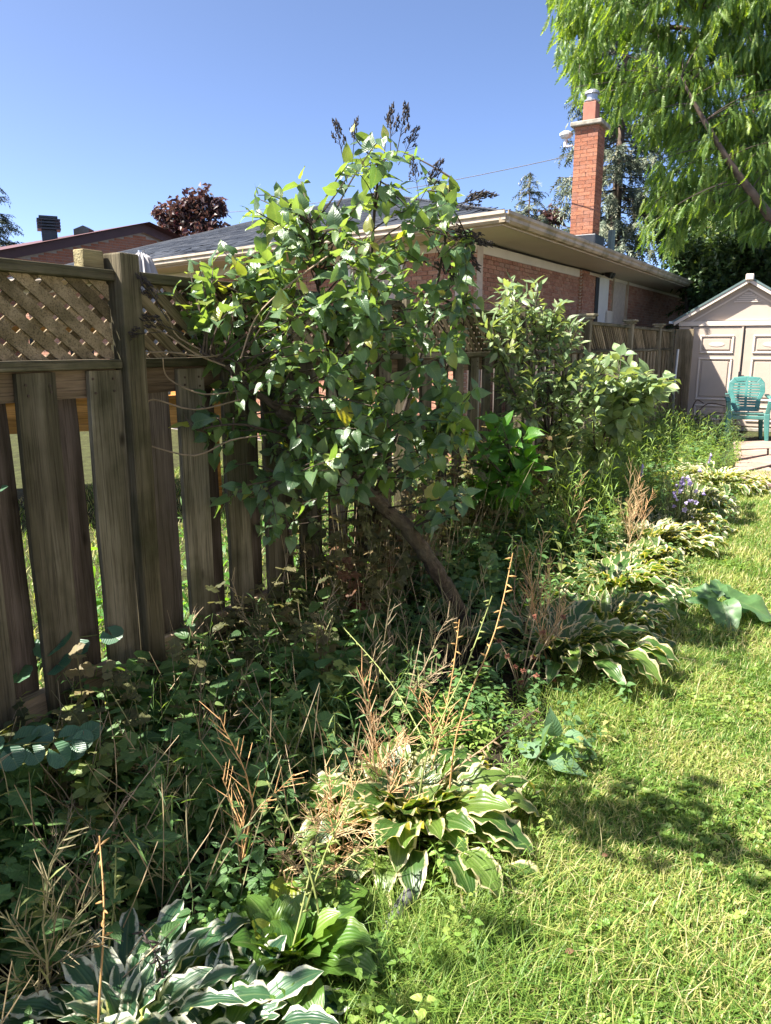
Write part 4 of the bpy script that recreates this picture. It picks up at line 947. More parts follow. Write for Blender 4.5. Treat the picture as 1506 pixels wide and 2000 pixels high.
# ------------------------------------------------------------ hostas
def hosta_leaf(seed, L=.2, Wd=.11, pet=.12, a0=55, bend=85, wav=.012, tip=.75):
    """petiole and blade arching along +Y from the crown of the plant; z up"""
    r = random.Random(seed); V = []; U = []; Fs = []; nr, nc = 10, 7
    ang = R(a0); p = Vector((0, 0, 0)); npet = 3
    for i in range(npet+1):
        for sx in (-1, 1): V.append((sx*.006, p.y, p.z)); U.append((.5, .02))
        if i < npet: ang -= R(bend)*.12; p = p+Vector((0, math.cos(ang), math.sin(ang)))*(pet/npet)
    for i in range(npet): a = 2*i; Fs.append((a, a+1, a+3, a+2))
    off = len(V); ph = r.uniform(0, 6); k = r.uniform(14, 22); cup = r.uniform(.15, .45); tw = r.uniform(-.5, .5)
    for i in range(nr):
        v = i/(nr-1); w = Wd/2*max(.012, math.sin(math.pi*min(1, .04+v**.8*.96))**tip)*(1-.25*v) * 1.18
        nrm = Vector((0, -math.sin(ang), math.cos(ang)))
        for c in range(nc):
            u = -1+2*c/(nc-1); lift = cup*abs(u)*w+wav*(math.sin(k*v+ph+(1.5 if u > 0 else 0))+.5*math.sin(2.3*k*v+ph*2+u))*u*u*math.sin(math.pi*v)
            side = Vector((math.cos(tw*v*.8), 0, math.sin(tw*v*.8)))
            q = p+side*(u*w*math.cos(cup*.6))+nrm*lift; V.append(tuple(q)); U.append(((u+1)/2, v))
        if i < nr-1: ang -= R(bend)*.88/(nr-1)*r.uniform(.6, 1.4); p = p+Vector((0, math.cos(ang), math.sin(ang)))*(L/(nr-1))
    for i in range(nr-1):
        for c in range(nc-1): a = off+i*nc+c; Fs.append((a, a+1, a+nc+1, a+nc))
    return np.array(V, float), as_np_faces(Fs), np.array(U, float)
HC = []
def hosta(label, c, n, L, Wd, mat, rad=1., inner=70, outer=28, dirbias=None, wav=.012, tip=.75, size=1., group='hostas along the lawn edge', tilt=None):
    th = thing('hosta', label, 'hosta', tuple(c), group); HC.append((c.x, c.y, L*1.15*size))
    kinds = []
    for i in range(9):
        f = i/8; kinds.append(tmesh('leaf', hosta_leaf(int(c.x*1000)+i, L*random.uniform(.9, 1.1), Wd*random.uniform(.9, 1.1), L*(.35+.95*f)*rad, inner+(outer-inner)*f+random.uniform(-6, 6), 44+30*f+random.uniform(-12, 12), wav, tip), mat))
    for i in range(n):
        f = (i+.5)/n; a = i*2.39996+random.uniform(-.35, .35)
        if dirbias is not None and random.random() < .35: a = dirbias+random.gauss(0, .7)
        km = kinds[min(8, int(f*9))]; s = size*random.uniform(.78, 1.12)*(.8+.25*f)
        rr = .05*size*math.sqrt(f)
        Mx = Matrix.Translation(c+Vector((-math.sin(a)*rr, math.cos(a)*rr, .0+.02*(1-f)))) @ Matrix.Rotation(a, 4, 'Z') @ Matrix.Rotation(R(random.uniform(-8, 8)), 4, 'Y') @ Matrix.Scale(s, 4)
        obj('leaf', km, th, Mx)
    return th
def scape(seed, h, lean, mat, pods=14, name='flower_stalk'):
    r = random.Random(seed); m = MB(); pts = [(0, 0, 0), (lean*.2, lean*.06*r.uniform(-1, 1), h*.4), (lean*.55, 0, h*.75), (lean, lean*.1, h)]
    p = smooth_path(pts, 5); add_tube(m, p, list(np.linspace(.0032, .0016, len(p))), 5)
    k = len(p)
    for i in range(pods):
        f = .55+.45*i/pods; q = p[min(int(f*(k-1)), k-2)].lerp(p[min(int(f*(k-1)), k-2)+1], (f*(k-1)) % 1); a = r.uniform(0, 6.28); L = r.uniform(.012, .028)
        e = q+Vector((math.cos(a)*L, math.sin(a)*L, r.uniform(-.014, .01))); add_tube(m, [q, q.lerp(e, .4), e], [.001, .0035, .0012], 4)
    return m.mesh(name, mat, True)
def stalks(th, c, lst):
    for i, (px, py, Y, mat) in enumerate(lst):
        tip_ = at(px, py, Y); b = c+Vector((random.uniform(-.08, .11), random.uniform(-.08, .08), 0)); v = tip_-b; h = v.z; hl = math.hypot(v.x, v.y)
        obj('flower_stalk', scape(int(px*7+py), h, hl, mat), th, Matrix.Translation(b) @ Matrix.Rotation(math.atan2(v.y, v.x), 4, 'Z'))
h1c = gp(800, 1625); h1 = hosta('large green hosta with cream leaf margins in the sun, tan seed stalks around it', h1c, 125, .158, .088, LM['hosta'], 1.2, 84, 34, None, .013)
stalks(h1, h1c, [(1030, 1085, 2.3, M['scapeorange']), (985, 1170, 2.2, M['scape']), (700, 1215, 2.5, M['scape']), (1062, 1395, 2.0, M['straw']), (880, 1420, 1.9, M['scape']), (930, 1215, 2.5, M['scapeorange'])])
h2c = gp(1095, 1300); h2 = hosta('dark green hosta with thin cream margins in half shade right of the trunk foot', h2c, 125, .175, .07, LM['hosta'], 1.25, 84, 44, R(-110), .011)
h3c = gp(1195, 1165); h3 = hosta('spreading cream edged hosta between the dark hosta and the yellowish hosta', h3c, 100, .17, .068, LM['hosta'], 1.25, 82, 38, R(-100), .012)
h4c = gp(1262, 1075); h4 = hosta('yellowish pale edged hosta in full sun just below the bellflowers', h4c, 120, .175, .072, LM['hostapale'], 1.3, 82, 36, R(-90), .013)
for px, py, lab in ((1228, 1120, 'cream edged hosta tucked behind the spreading hosta, nearer the fence'), (1318, 1040, 'pale yellowish hosta at the foot of the bellflower stems'), (1180, 1235, 'dark cream edged hosta touching the half shaded hosta on its lawn side'), (1350, 990, 'pale hosta between the bellflowers and the lawn edge')):
    hosta(lab, gp(px, py), 84, .165, .068, LM['hosta'] if py > 1100 else LM['hostapale'], 1.3, 76, 22, R(-95), .018)
h5c = gp(1395, 955); h5 = hosta('pale edged hosta against the flagstones, farthest along the lawn', h5c, 130, .2, .075, LM['hostapale'], 1.4, 80, 24, None, .015)
h5b = gp(1290, 955); hosta('pale hosta behind the bellflowers, next to the flagstone hosta', h5b, 80, .2, .075, LM['hostapale'], 1.3, 82, 30, None, .015)
h6c = gp(250, 2060); h6 = hosta('white margined hosta at the bottom left corner with upright pointed leaves', h6c, 74, .145, .058, LM['hostawhite'], 1.1, 82, 40, None, .009, .72)
stalks(h6, h6c, [(222, 1630, 1.45, M['scapeorange']), (245, 1640, 1.5, M['scape']), (290, 1810, 1.35, M['seed'])])
h6d = gp(440, 2060); hosta('white margined hosta beside the plain green hosta, cut by the bottom edge', h6d, 34, .14, .056, LM['hostawhite'], 1.0, 75, 30, None, .009, .72)
h7c = gp(560, 1900); h7 = hosta('plain green hosta with rounded yellow green leaves near the bottom edge', h7c, 120, .1, .074, LM['hostagreen'], 1.3, 86, 30, None, .005, .56)
stalks(h7, h7c, [(700, 1560, 1.6, M['scape']), (760, 1640, 1.55, M['scape']), (540, 1520, 1.65, M['scape']), (640, 1640, 1.6, M['scape'])])

# ------------------------------------------------------------ other plants one can single out
def leafplant(name, label, cat, base, stems, leaves, T, mat, group=None, stemmat=None, sr=.004):
    th = thing(name, label, cat, tuple(base), group)
    for pts in stems:
        m = MB(); p = smooth_path(pts, 4); add_tube(m, p, list(np.linspace(sr, sr*.5, len(p))), 5); obj('stem', m.mesh('stem', stemmat or M['greentwig'], True), th)
    foliage(th, T, mat, [l[1] for l in leaves], [l[2] for l in leaves], [l[0] for l in leaves], [l[3] for l in leaves]); return th
def around(p0, p1, n, size, droop=.3, up=(0, -.15, 1), pair=True, grow=0.):
    p0, p1 = Vector(p0), Vector(p1); ax = (p1-p0).normalized(); s = ax.cross(Vector((0, 0, 1))); s = s.normalized() if s.length > .05 else Vector((1, 0, 0)); o = s.cross(ax); L = []
    for i in range(n):
        f = .25+.75*i/(n-1); c = p0.lerp(p1, f); a = i*1.57
        for sg in ((0, math.pi) if pair else (0,)):
            d = s*math.cos(a+sg)+o*math.sin(a+sg)+ax*random.uniform(.1, .5)+Vector((0, 0, -droop*random.uniform(.3, 1))); sz = size*random.uniform(.75, 1.1)*(1-grow*f)
            L.append((c+d.normalized()*sz*.15, d, Vector(up)+Vector((random.gauss(0, .25), random.gauss(0, .25), 0)), sz))
    return L
LM['seedling'] = leaf_mat('seedling_leaf', [(0, (.09, .17, .09)), (1, (.13, .23, .12))], .5, .3, (2, 2, .8))
sb = gp(1010, 1545); st = at(1105, 1420, 2.32)
leafplant('sunflower_seedling', 'leaning seedling with broad bluish green leaves right of the large hosta', 'seedling', sb, [[sb, sb.lerp(st, .5)+Vector((0, 0, .03)), st]], around(sb.lerp(st, .3), st, 6, .15, .3, (-.1, -.45, 1), True, .3), OVATE, LM['seedling'])
kb = gp(1412, 1215)
bl = [(kb+Vector((.02, -.02, .13)), Vector((.85, -.35, -.12)), Vector((0, -.35, 1)), .24), (kb+Vector((-.03, -.03, .12)), Vector((-.12, -.9, -.42)), Vector((-.35, -.35, 1)), .2), (kb+Vector((-.03, .03, .12)), Vector((-.55, .5, .3)), Vector((.3, -.9, .8)), .15), (kb+Vector((0, .05, .13)), Vector((.15, .7, .45)), Vector((0, -.9, .8)), .15), (kb+Vector((-.05, .02, .08)), Vector((-.75, .1, .4)), Vector((.5, -.5, .8)), .13), (kb+Vector((.05, .05, .1)), Vector((.6, .7, .35)), Vector((-.2, -.7, .8)), .13), (kb+Vector((.05, .0, .08)), Vector((.9, .25, .1)), Vector((-.2, -.4, 1)), .14)]
def wavy(r):
    V = []; U = []; Fs = []; nr, nc = 9, 7; ph = r.uniform(0, 6)
    for i in range(nr):
        v = i/(nr-1); w = .40*math.sin(math.pi*min(1, .14+.86*v))**.7*(1-.25*v)+.004
        for c in range(nc):
            u = -1+2*c/(nc-1); V.append((u*w*(1+.08*math.sin(11*v+ph+u)), v-.13*abs(u)*(1-v)*(1 if v < .3 else .4), -.35*v*v+.25*abs(u)*w+.09*math.sin(11*v+ph+2*(u > 0))*u*u+.03*math.sin(23*v+ph)*abs(u))); U.append(((u+1)/2, v))
    for i in range(nr-1):
        for c in range(nc-1): a = i*nc+c; Fs.append((a, a+1, a+nc+1, a+nc))
    return np.array(V, float), as_np_faces(Fs), np.array(U, float)
WAVY = var(wavy, 4)
LM['burdock'] = leaf_mat('burdock_leaf', [(0, (.06, .13, .05)), (1, (.09, .18, .06))], .45, .3, (2, 2, .7), nv=4)
leafplant('burdock', 'burdock with large wavy leaves growing in the lawn', 'weed', kb, [[kb, kb+Vector((0, 0, .1))]], bl, WAVY, LM['burdock'])
# rounded leaves reaching in from the left edge
lb = at(-110, 1540, 1.85); lb.z = 0
lv = []
tw0 = [at(-90, 1480, 1.8), at(20, 1455, 1.82), at(140, 1448, 1.85)]
for i in range(6):
    q = smooth_path(tw0, 6)[min(2+2*i, 12)]
    for sg in (-1, 1):
        lv.append((q+Vector((random.uniform(-.01, .01), random.uniform(-.02, .02), 0)), Vector((.55+random.uniform(-.2, .3), sg*.45, sg*.35+random.uniform(-.25, .1))), Vector((random.gauss(-.1, .25), -.55+random.gauss(0, .25), .8)), random.uniform(.055, .078)))
lv.append((tw0[-1], Vector((1, .1, .05)), Vector((-.1, -.7, .8)), .06))
for px, py, Y, s in ((20, 1260, 2.3, .1), (80, 1245, 2.32, .1), (130, 1225, 2.35, .09), (40, 1300, 2.25, .1), (150, 1250, 2.4, .1), (205, 1230, 2.45, .08), (-20, 1290, 2.2, .11), (10, 1540, 1.8, .085), (50, 1560, 1.8, .075), (100, 1290, 2.3, .09), (0, 950, 2.2, .05)):
    lv.append((at(px, py, Y), Vector((random.uniform(-.5, .8), -.5, random.uniform(-.5, 0))), Vector((-.1, -.5, .9)), s))
for cx, cy, cz, sp, kn in ((-1.6, 1.3, 1.9, .2, 22), (-1.8, 1.0, 2.2, .2, 16), (-1.08, 1.62, 2.55, .13, 40), (-1.33, 1.66, 2.75, .12, 22), (-1.9, .7, 2.3, .2, 14)):
    for i in range(kn): lv.append((Vector((cx+random.gauss(0, sp), cy+random.gauss(0, sp*.8), cz+random.gauss(0, sp*.6))), Vector((random.gauss(0, 1), random.gauss(0, 1), -.3)), Vector((-.3, random.gauss(0, .3), 1)), random.uniform(.06, .09)))
leafplant('round_leafed_sapling', 'dark sapling with rounded blue green leaves reaching in at the left edge', 'sapling', lb, [[lb, lb+Vector((.02, .05, .25)), tw0[0], tw0[1], tw0[2]], [lb, Vector((-1.6, 1.2, 1.2)), Vector((-1.5, 1.5, 2.1)), Vector((-1.4, 1.6, 2.55)), Vector((-1.06, 1.62, 2.5))], [lb, Vector((-1.7, 1.1, 1.3)), Vector((-1.8, .9, 2.4))], [lb, at(-60, 1350, 2.1), at(60, 1265, 2.3), at(190, 1240, 2.45)]], lv, ROUND, LM['teal'])
# bellflowers
M['petal'] = leaf_mat('bellflower_petal', [(0, (.36, .28, .58)), (1, (.55, .48, .72))], .6, .35, (1.4, 1.3, 1.4), vein=.2)
def bell(r):
    V = []; n = 10
    for rad, z in ((.1, 0), (.42, .35), (.5, .65)):
        for k in range(n): a = 2*math.pi*k/n; V.append((rad*math.cos(a), rad*math.sin(a), z))
    for k in range(n): a = 2*math.pi*k/n; q = .95 if k % 2 == 0 else .6; V.append((q*math.cos(a), q*math.sin(a), .9 if k % 2 == 0 else .75))
    return np.array(V, float), as_np_faces([(i*n+k, i*n+(k+1) % n, i*n+n+(k+1) % n, i*n+n+k) for i in range(3) for k in range(n)]), np.full((4*n, 2), .3)
bc = gp(1318, 1040); bf = thing('bellflower_clump', 'clump of slender stems with violet bell flowers between the pale hostas', 'flowers', tuple(bc))
FL = tmesh('flower', bell(None), M['petal'])
fpx = [(1318, 960), (1342, 925), (1350, 940), (1330, 945), (1322, 985), (1345, 968), (1362, 955), (1338, 985), (1356, 980), (1316, 968), (1346, 1008), (1352, 1018), (1334, 935), (1360, 925)]
for px, py in fpx:
    tp_ = at(px, py, 5.35+random.uniform(-.15, .2)); b0 = bc+Vector((random.uniform(-.1, .1), random.uniform(-.1, .1), 0)); m = MB(); add_tube(m, bez(b0, b0.lerp(tp_, .6)+Vector((0, 0, .04)), tp_, 6), [.003]*6+[.002], 4); obj('stem', m.mesh('stem', M['greentwig']), bf)
    for q in range(random.randint(1, 2)):
        obj('flower', FL, bf, Matrix.Translation(tp_+Vector((random.uniform(-.03, .03), random.uniform(-.03, .03), random.uniform(-.04, .02)))) @ Matrix.Rotation(R(random.uniform(40, 140)), 4, random.choice('XY')) @ Matrix.Scale(random.uniform(.02, .028), 4))
m = MB(); bd = []
for i in range(70):
    a = random.uniform(0, 6.28); b0 = bc+Vector((random.gauss(0, .07), random.gauss(0, .07), 0)); add_tube(m, bez(b0, b0+Vector((math.cos(a)*.04, math.sin(a)*.04, .2)), b0+Vector((math.cos(a)*.12, math.sin(a)*.12, random.uniform(.25, .5))), 4), .0022, 3)
obj('stems', m.mesh('stems', M['greentwig']), bf, kind='stuff')
for px, py, Y in ((1255, 905, 5.6), (1388, 884, 7.2)):
    m = MB(); b = gp(px-25, py+150); t = at(px, py, Y); b = Vector((t.x-.05, t.y-.02, 0)); add_tube(m, bez(b, b+Vector((0, 0, t.z*.7)), t, 7), .004, 5)
    hf = thing('hosta_flower', 'drooping pale lilac hosta flower on its stalk '+('over the dry seed stalks' if px < 1300 else 'near the flagstones'), 'flower', tuple(b)); obj('stem', m.mesh('stem', M['scape']), hf)
    for j in range(3): obj('flower', FL, hf, Matrix.Translation(t-Vector((0, 0, .035*j))) @ Matrix.Rotation(R(150+30*j), 4, 'X') @ Matrix.Diagonal((.016, .016, .045, 1)))
# bee balm seed heads
mb = gp(1015, 1360); ms_ = thing('bee_balm_stalks', 'thin stalks with round rusty seed heads before the dark hosta', 'dry flowers', tuple(mb))
for px, py in ((1006, 1303), (1022, 1310), (1018, 1330), (1048, 1320), (1082, 1327), (1042, 1283), (975, 1252), (992, 1282), (1045, 1205), (1100, 1205), (1060, 1235)):
    t = at(px, py, 2.75+random.uniform(-.1, .15)); m = MB(); add_tube(m, bez(mb, mb.lerp(t, .5)+Vector((0, 0, .06)), t, 6), .0022, 4); obj('stem', m.mesh('stem', M['drytwig']), ms_)
    m = MB(); rr = random.Random(px)
    for k in range(26):
        d = Vector((rr.gauss(0, 1), rr.gauss(0, 1), rr.gauss(0, 1))).normalized(); add_tube(m, [t+d*.004, t+d*.013], [.003, .001], 3)
    obj('seed_head', m.mesh('seed_head', plain('rusty_seed', (.2, .075, .045), .8, .3, 30, .2) if px == 1006 else bpy.data.materials['rusty_seed']), ms_)

# ------------------------------------------------------------ dry seed stalks
def mustard(seed, h, mat, nb=2):
    r = random.Random(seed); m = MB()
    def spike(p, d, L, r0, pods):
        d = Vector(d).normalized(); pts = [p]; q = Vector(p)
        for i in range(6): d = (d+Vector((r.gauss(0, .09), r.gauss(0, .09), .03))).normalized(); q = q+d*L/6; pts.append(q.copy())
        add_tube(m, pts, list(np.linspace(r0, r0*.5, 7)), 4)
        for i in range(pods):
            f = (i+1)/pods*5.8; k = min(int(f), 5); c = pts[k].lerp(pts[k+1], f-k); a = r.uniform(0, 6.283)
            sd = d.orthogonal().normalized(); sd.rotate(__import__('mathutils').Quaternion(d, a)); pd = (d*.75+sd*r.uniform(.6, .95)+Vector((0, 0, .15))).normalized(); pl_ = r.uniform(.035, .07)
            k1 = c+pd*.008; e = c+pd*pl_+d*.008; add_tube(m, [c, k1, e], [.0009, .0016, .0007], 3, cap=False)
    top = Vector((r.uniform(-.12, .12)*h, r.uniform(-.12, .12)*h, h*.5)); pts = smooth_path([(0, 0, 0), top*.5+Vector((r.uniform(-.01, .01), 0, 0)), top], 4); add_tube(m, pts, list(np.linspace(.003, .0024, len(pts))), 4)
    spike(pts[-1], Vector((r.uniform(-.2, .2), r.uniform(-.2, .2), 1)), h*.5, .0022, int(h*26))
    for _ in range(nb):
        i = r.randint(3, len(pts)-2); a = r.uniform(0, 6.28); spike(pts[i], (math.cos(a)*.6, math.sin(a)*.6, 1), h*r.uniform(.28, .42), .0018, int(h*24))
    return m.mesh('seed_stalk', mat)
MU = [mustard(i, .5, M['straw'], 3) for i in range(7)]; MG = [mustard(50+i, .5, M['strawgrey'], 4) for i in range(7)]
G1 = 'sunlit dry seed stalks by the large hosta'; G2 = 'grey dry seed stalks in the shade of the fence'; G3 = 'dry seed stalks before the dark hosta'
def mstalk(px, py, h, set_, label, group, Y=None, lean=(0, 0)):
    """px, py: foot of the stalk"""
    b = gp(px, py); s = h/.5; o = obj('dry_seed_stalk', random.choice(set_), None, Matrix.Translation(b) @ Matrix.Rotation(R(lean[0]), 4, 'Y') @ Matrix.Rotation(R(lean[1]), 4, 'X') @ Matrix.Rotation(random.uniform(0, 6.28), 4, 'Z') @ Matrix.Diagonal((1, 1, s, 1) if s < 1.2 else (s, s, s, 1)))
    tag(o, label, 'seed stalk', group)
L1 = 'tan dry seed stalk with thin ascending pods behind the large hosta'
for px, py, h, ln in ((720, 1590, .44, -3), (760, 1590, .40, 3), (815, 1560, .40, 2), (735, 1620, .36, 6), (770, 1600, .5, -2), (640, 1690, .28, 14), (610, 1740, .26, 22), (580, 1770, .26, 28), (630, 1720, .3, 30), (560, 1790, .22, 34), (650, 1700, .3, 18), (600, 1700, .26, 26), (530, 1760, .2, 20)):
    mstalk(px, py, h, MU, L1 if px > 690 else 'tan dry seed stalk leaning at the shade edge left of the large hosta', G1 if px > 690 else 'leaning dry stalks left of the large hosta', lean=(ln, random.uniform(-8, 8)))
o = obj('dry_seed_stalk', MU[0], None, Matrix.Translation(gp(460, 1760)) @ Matrix.Rotation(R(2), 4, 'Y') @ Matrix.Diagonal((1.0, 1.0, 1.02, 1))); tag(o, 'single tall sunlit seed stalk standing free in the dark undergrowth', 'seed stalk')
for i in range(34):
    t = random.uniform(-1.7, .9); q = random.uniform(.1, .9); b = tp(t, q); s = random.uniform(.6, 1.15)
    o = obj('dry_seed_stalk', random.choice(MG), None, Matrix.Translation(b) @ Matrix.Rotation(R(random.uniform(-22, 26)), 4, 'Y') @ Matrix.Rotation(R(random.uniform(-18, 18)), 4, 'X') @ Matrix.Rotation(random.uniform(0, 6.28), 4, 'Z') @ Matrix.Scale(s, 4)); tag(o, 'grey dry seed stalk in the shaded undergrowth at the fence foot', 'seed stalk', G2)
for i in range(12):
    b = gp(random.uniform(1010, 1110), random.uniform(1270, 1330)) if i < 5 else gp(random.uniform(1120, 1260), random.uniform(1060, 1130)); s = random.uniform(.9, 1.35)
    o = obj('dry_seed_stalk', random.choice(MU), None, Matrix.Translation(b) @ Matrix.Rotation(R(random.uniform(-12, 8)), 4, 'Y') @ Matrix.Rotation(R(random.uniform(-8, 8)), 4, 'X') @ Matrix.Rotation(random.uniform(0, 6.28), 4, 'Z') @ Matrix.Diagonal((1, 1, s, 1)))
    tag(o, 'thin tan seed stalk rising '+('among the leaves of the dark hosta' if i < 5 else 'behind the cream edged hosta, before the shrubs'), 'seed stalk', G3 if i < 5 else 'dry stalks between hostas and shrubs')

# ------------------------------------------------------------ undergrowth (nobody could count it)
def weed(seed, T, n, leaf, opp=True, up=.3, spread=1., whorl=0):
    r = random.Random(seed); pts = [(0, 0, 0), (r.uniform(-.12, .12), r.uniform(-.12, .12), .5), (r.uniform(-.25, .25), r.uniform(-.25, .25), 1)]; p = smooth_path(pts, 3); parts = [stem_t(p, .011, .006)]
    for i in range(n):
        f = .2+.8*i/(n-1); k = min(int(f*(len(p)-1)), len(p)-2); c = p[k].lerp(p[k+1], f*(len(p)-1)-k); a0 = i*1.9+r.uniform(-.3, .3)
        for sg in ((0, math.pi) if opp else (0,)):
            a = a0+sg; d = [(math.cos(a)*spread, math.sin(a)*spread, up*r.uniform(-.8, 1))]; Mx = frames(d, [(r.uniform(-.3, .3), r.uniform(-.3, .3), 1)])[0]
            parts.append(place(T[r.randrange(len(T))], Mx, np.array(c)+np.array(d[0])*leaf*.12, leaf*r.uniform(.7, 1.15)*(1-.35*f)))
    return join(parts)
def scatter(name, label, tmpls, mat, pos, hts, width=None, lean=.18):
    pos = np.asarray(pos); hts = np.asarray(hts); keep = np.ones(len(pos), bool)
    if 'lawn' not in name:
        for hx, hy, hr in HC: keep &= (pos[:, 0]-hx)**2+(pos[:, 1]-hy)**2 > hr*hr
    pos = pos[keep]; hts = hts[keep]; width = None if width is None else np.asarray(width)[keep]
    m = MB(); k = len(pos); vi = rng.integers(0, len(tmpls), k); a = rng.uniform(0, 6.283, k)
    up = np.stack([rng.normal(0, lean, k), rng.normal(0, lean, k), np.ones(k)], 1); up /= np.linalg.norm(up, axis=1, keepdims=True)
    y = np.stack([np.cos(a), np.sin(a), np.zeros(k)], 1); x = np.cross(y, up); x /= np.linalg.norm(x, axis=1, keepdims=True); y = np.cross(up, x); Fm = np.stack([x, y, up], -1)
    for j, t in enumerate(tmpls):
        s = np.where(vi == j)[0]
        if len(s):
            h = np.asarray(hts)[s]; w = h if width is None else np.asarray(width)[s]; m.many(t, Fm[s], pos[s], np.stack([w, w, h], 1), rng.random(len(s)))
    o = obj(name, m.mesh(name, mat, True), None, kind='stuff'); o['label'] = label; return o
def tq(n, t0, t1, q0, q1, qp=1.):
    t = rng.uniform(t0, t1, n); q = q0+(q1-q0)*rng.random(n)**qp; P = np.array(P0)[None]+t[:, None]*np.array(D)+q[:, None]*np.array(ND); P[:, 2] = 0; return P, t, q
def serr(r):
    w = r.uniform(.26, .34); f = r.uniform(.05, .3); rows = [(0, 0, .06), (.2, .12, w*.95), (.45, .42, w*.9), (.72, .76, w*.5), (1, 1, .004)]
    return blade([(a, b, x, -.22*a*a, -.22*b*b+f*x) for a, b, x in rows])
SER = var(serr, 5)
HC += [(*gp(x, y)[:2], r) for x, y, r in ((905, 1285, .16), (880, 1330, .16), (850, 1270, .14), (820, 1230, .14))]
WO = [weed(i, SER, 5+i % 3, random.choice((.26, .32, .38))) for i in range(8)]; WL_ = [weed(20+i, LOBED, 6, .22, True, .2) for i in range(6)]; WN = [weed(40+i, [blade([(0, 0, .02, 0, 0), (.5, .5, .07, -.03, .0), (1, 1, .003, -.12, -.12)])], 9, .34, True, .6) for i in range(5)]
P, t, q = tq(1500, -2.4, 3.4, .0, 1.15); hh = rng.uniform(.08, .30, 1500)*(1.25-.5*q); scatter('undergrowth', 'dark leafy undergrowth covering the shaded bed', WO, LM['weed'], P, hh)
P, t, q = tq(420, -2.2, 3.2, .0, .8); scatter('undergrowth', 'lobed leafy undergrowth in the shaded bed', WL_, LM['weed'], P, rng.uniform(.12, .34, 420))
P, t, q = tq(320, -2.2, 1.2, .1, 1.0); scatter('undergrowth', 'narrow leaved stems tangled in the shaded bed', WN, LM['weed'], P, rng.uniform(.15, .4, 320), rng.uniform(.12, .25, 320), .35)
P, t, q = tq(210, .75, 3.4, .0, .42); hv = rng.uniform(.25, .85, 210); scatter('vine_undergrowth', 'fading olive vine leaves around the lilac stems', WL_, LM['olive'], P, hv, np.full(210, .28))
P, t, q = tq(70, -.7, 1., .0, .5); scatter('vine_undergrowth', 'greyish vine leaves along the fence foot', WL_, LM['olive'], P, rng.uniform(.2, .5, 70), np.full(70, .26))
P, t, q = tq(560, 2.2, 10.8, .0, 1.1); scatter('undergrowth', 'mixed leafy undergrowth before the far fence panels', WO, LM['weed'], P, rng.uniform(.12, .42, 560), None)
P, t, q = tq(330, 2.6, 8.2, .1, 1.05); scatter('undergrowth', 'tall narrow leaved weeds before the shrubs', WN, LM['lawnleaf'], P, rng.uniform(.35, .8, 330), rng.uniform(.16, .3, 330))
P, t, q = tq(420, 1.6, 10.8, .2, 1.35); scatter('undergrowth', 'narrow leaved greenery between the hostas', WN, LM['weed'], P, rng.uniform(.15, .45, 420), rng.uniform(.12, .25, 420))
P, t, q = tq(300, 4.5, 8.6, .5, 1.4); scatter('undergrowth', 'sunlit greenery towards the flagstones', WN+WO, LM['lawnleaf'], P, rng.uniform(.1, .3, 300), rng.uniform(.12, .22, 300))
P, t, q = tq(620, -1.9, .6, .95, 1.55); scatter('undergrowth', 'sunlit fine greenery at the lawn edge', WN+WO, LM['lawnleaf'], P, rng.uniform(.05, .15, 620))
P, t, q = tq(500, .4, 6, 1.0, 1.6); scatter('undergrowth', 'low greenery under the hostas', WO, LM['weed'], P, rng.uniform(.05, .16, 500))

# ------------------------------------------------------------ lawn
def grass_t(seed):
    r = random.Random(seed); b = r.uniform(.2, 1.5); tw = r.uniform(-.3, .3); V = []; U = []
    for i, (f, w) in enumerate(((0, 1), (.55, .8), (1, .05))):
        y = b*f*f; z = f*(1-.35*b*f); V += [(-w+tw*f, y, z), (w+tw*f, y, z)]; U += [(0, f), (1, f)]
    return np.array(V, float), [np.array([(0, 1, 3, 2), (2, 3, 5, 4)])], np.array(U, float)
GT = [grass_t(i) for i in range(10)]
def grass(name, label, P, h, w, rr=None):
    m = MB(); k = len(P); vi = rng.integers(0, 10, k); Fm = yawframes(rng.uniform(0, 6.283, k)); rr = rng.random(k) if rr is None else rr
    for j in range(10):
        s = np.where(vi == j)[0]; m.many(GT[j], Fm[s], P[s], np.stack([w[s], h[s], h[s]], 1), rr[s])
    o = obj(name, m.mesh(name, M['grass']), None, kind='stuff'); o['label'] = label; return o
def lawnpts(n, Y0, Y1, pw=1.):
    Y = Y0+(Y1-Y0)*rng.random(n)**pw; xl = P0.x+(1.38+(Y-P0.y)*D.x)/D.y; xr = np.maximum(.60*Y+.25, xl+.3); X = xl+(xr-xl)*rng.random(n)
    X += rng.normal(0, .05, n); return np.stack([X, Y, np.zeros(n)], 1)
def patch(P, s, seed):     # slow variation over the ground, 0..1
    r = np.random.default_rng(seed); f = np.zeros(len(P))
    for _ in range(7): k = r.normal(0, s, 2); f += np.sin(P[:, 0]*k[0]+P[:, 1]*k[1]+r.uniform(0, 6.28))
    return .5+.5*np.tanh(f/2.2)
P = np.concatenate([lawnpts(72000, .9, 3.2), lawnpts(52000, 3.0, 8.2)]); f = patch(P, 4, 1); f2 = patch(P, 9, 5); k = len(P)
h = (.02+.055*f*rng.random(k)+.02*rng.random(k)); w = (.0008+.0011*rng.random(k))*(1+P[:, 1]/5)
grass('grass', 'sunlit uneven lawn with green and straw coloured blades', P, h, w, np.clip(.15+.5*f2+rng.normal(0, .22, k), .01, .995))
Y_ = .6+10.5*rng.random(30000); xl_ = .6*Y_+.2; P_w = np.stack([xl_+(3.6-.12*Y_)*rng.random(30000)**1.6, Y_, np.zeros(30000)], 1); P_w = P_w[(P_w[:, 0]-P0.x)*D.y-(P_w[:, 1]-P0.y)*D.x < 5.4]; k = len(P_w)
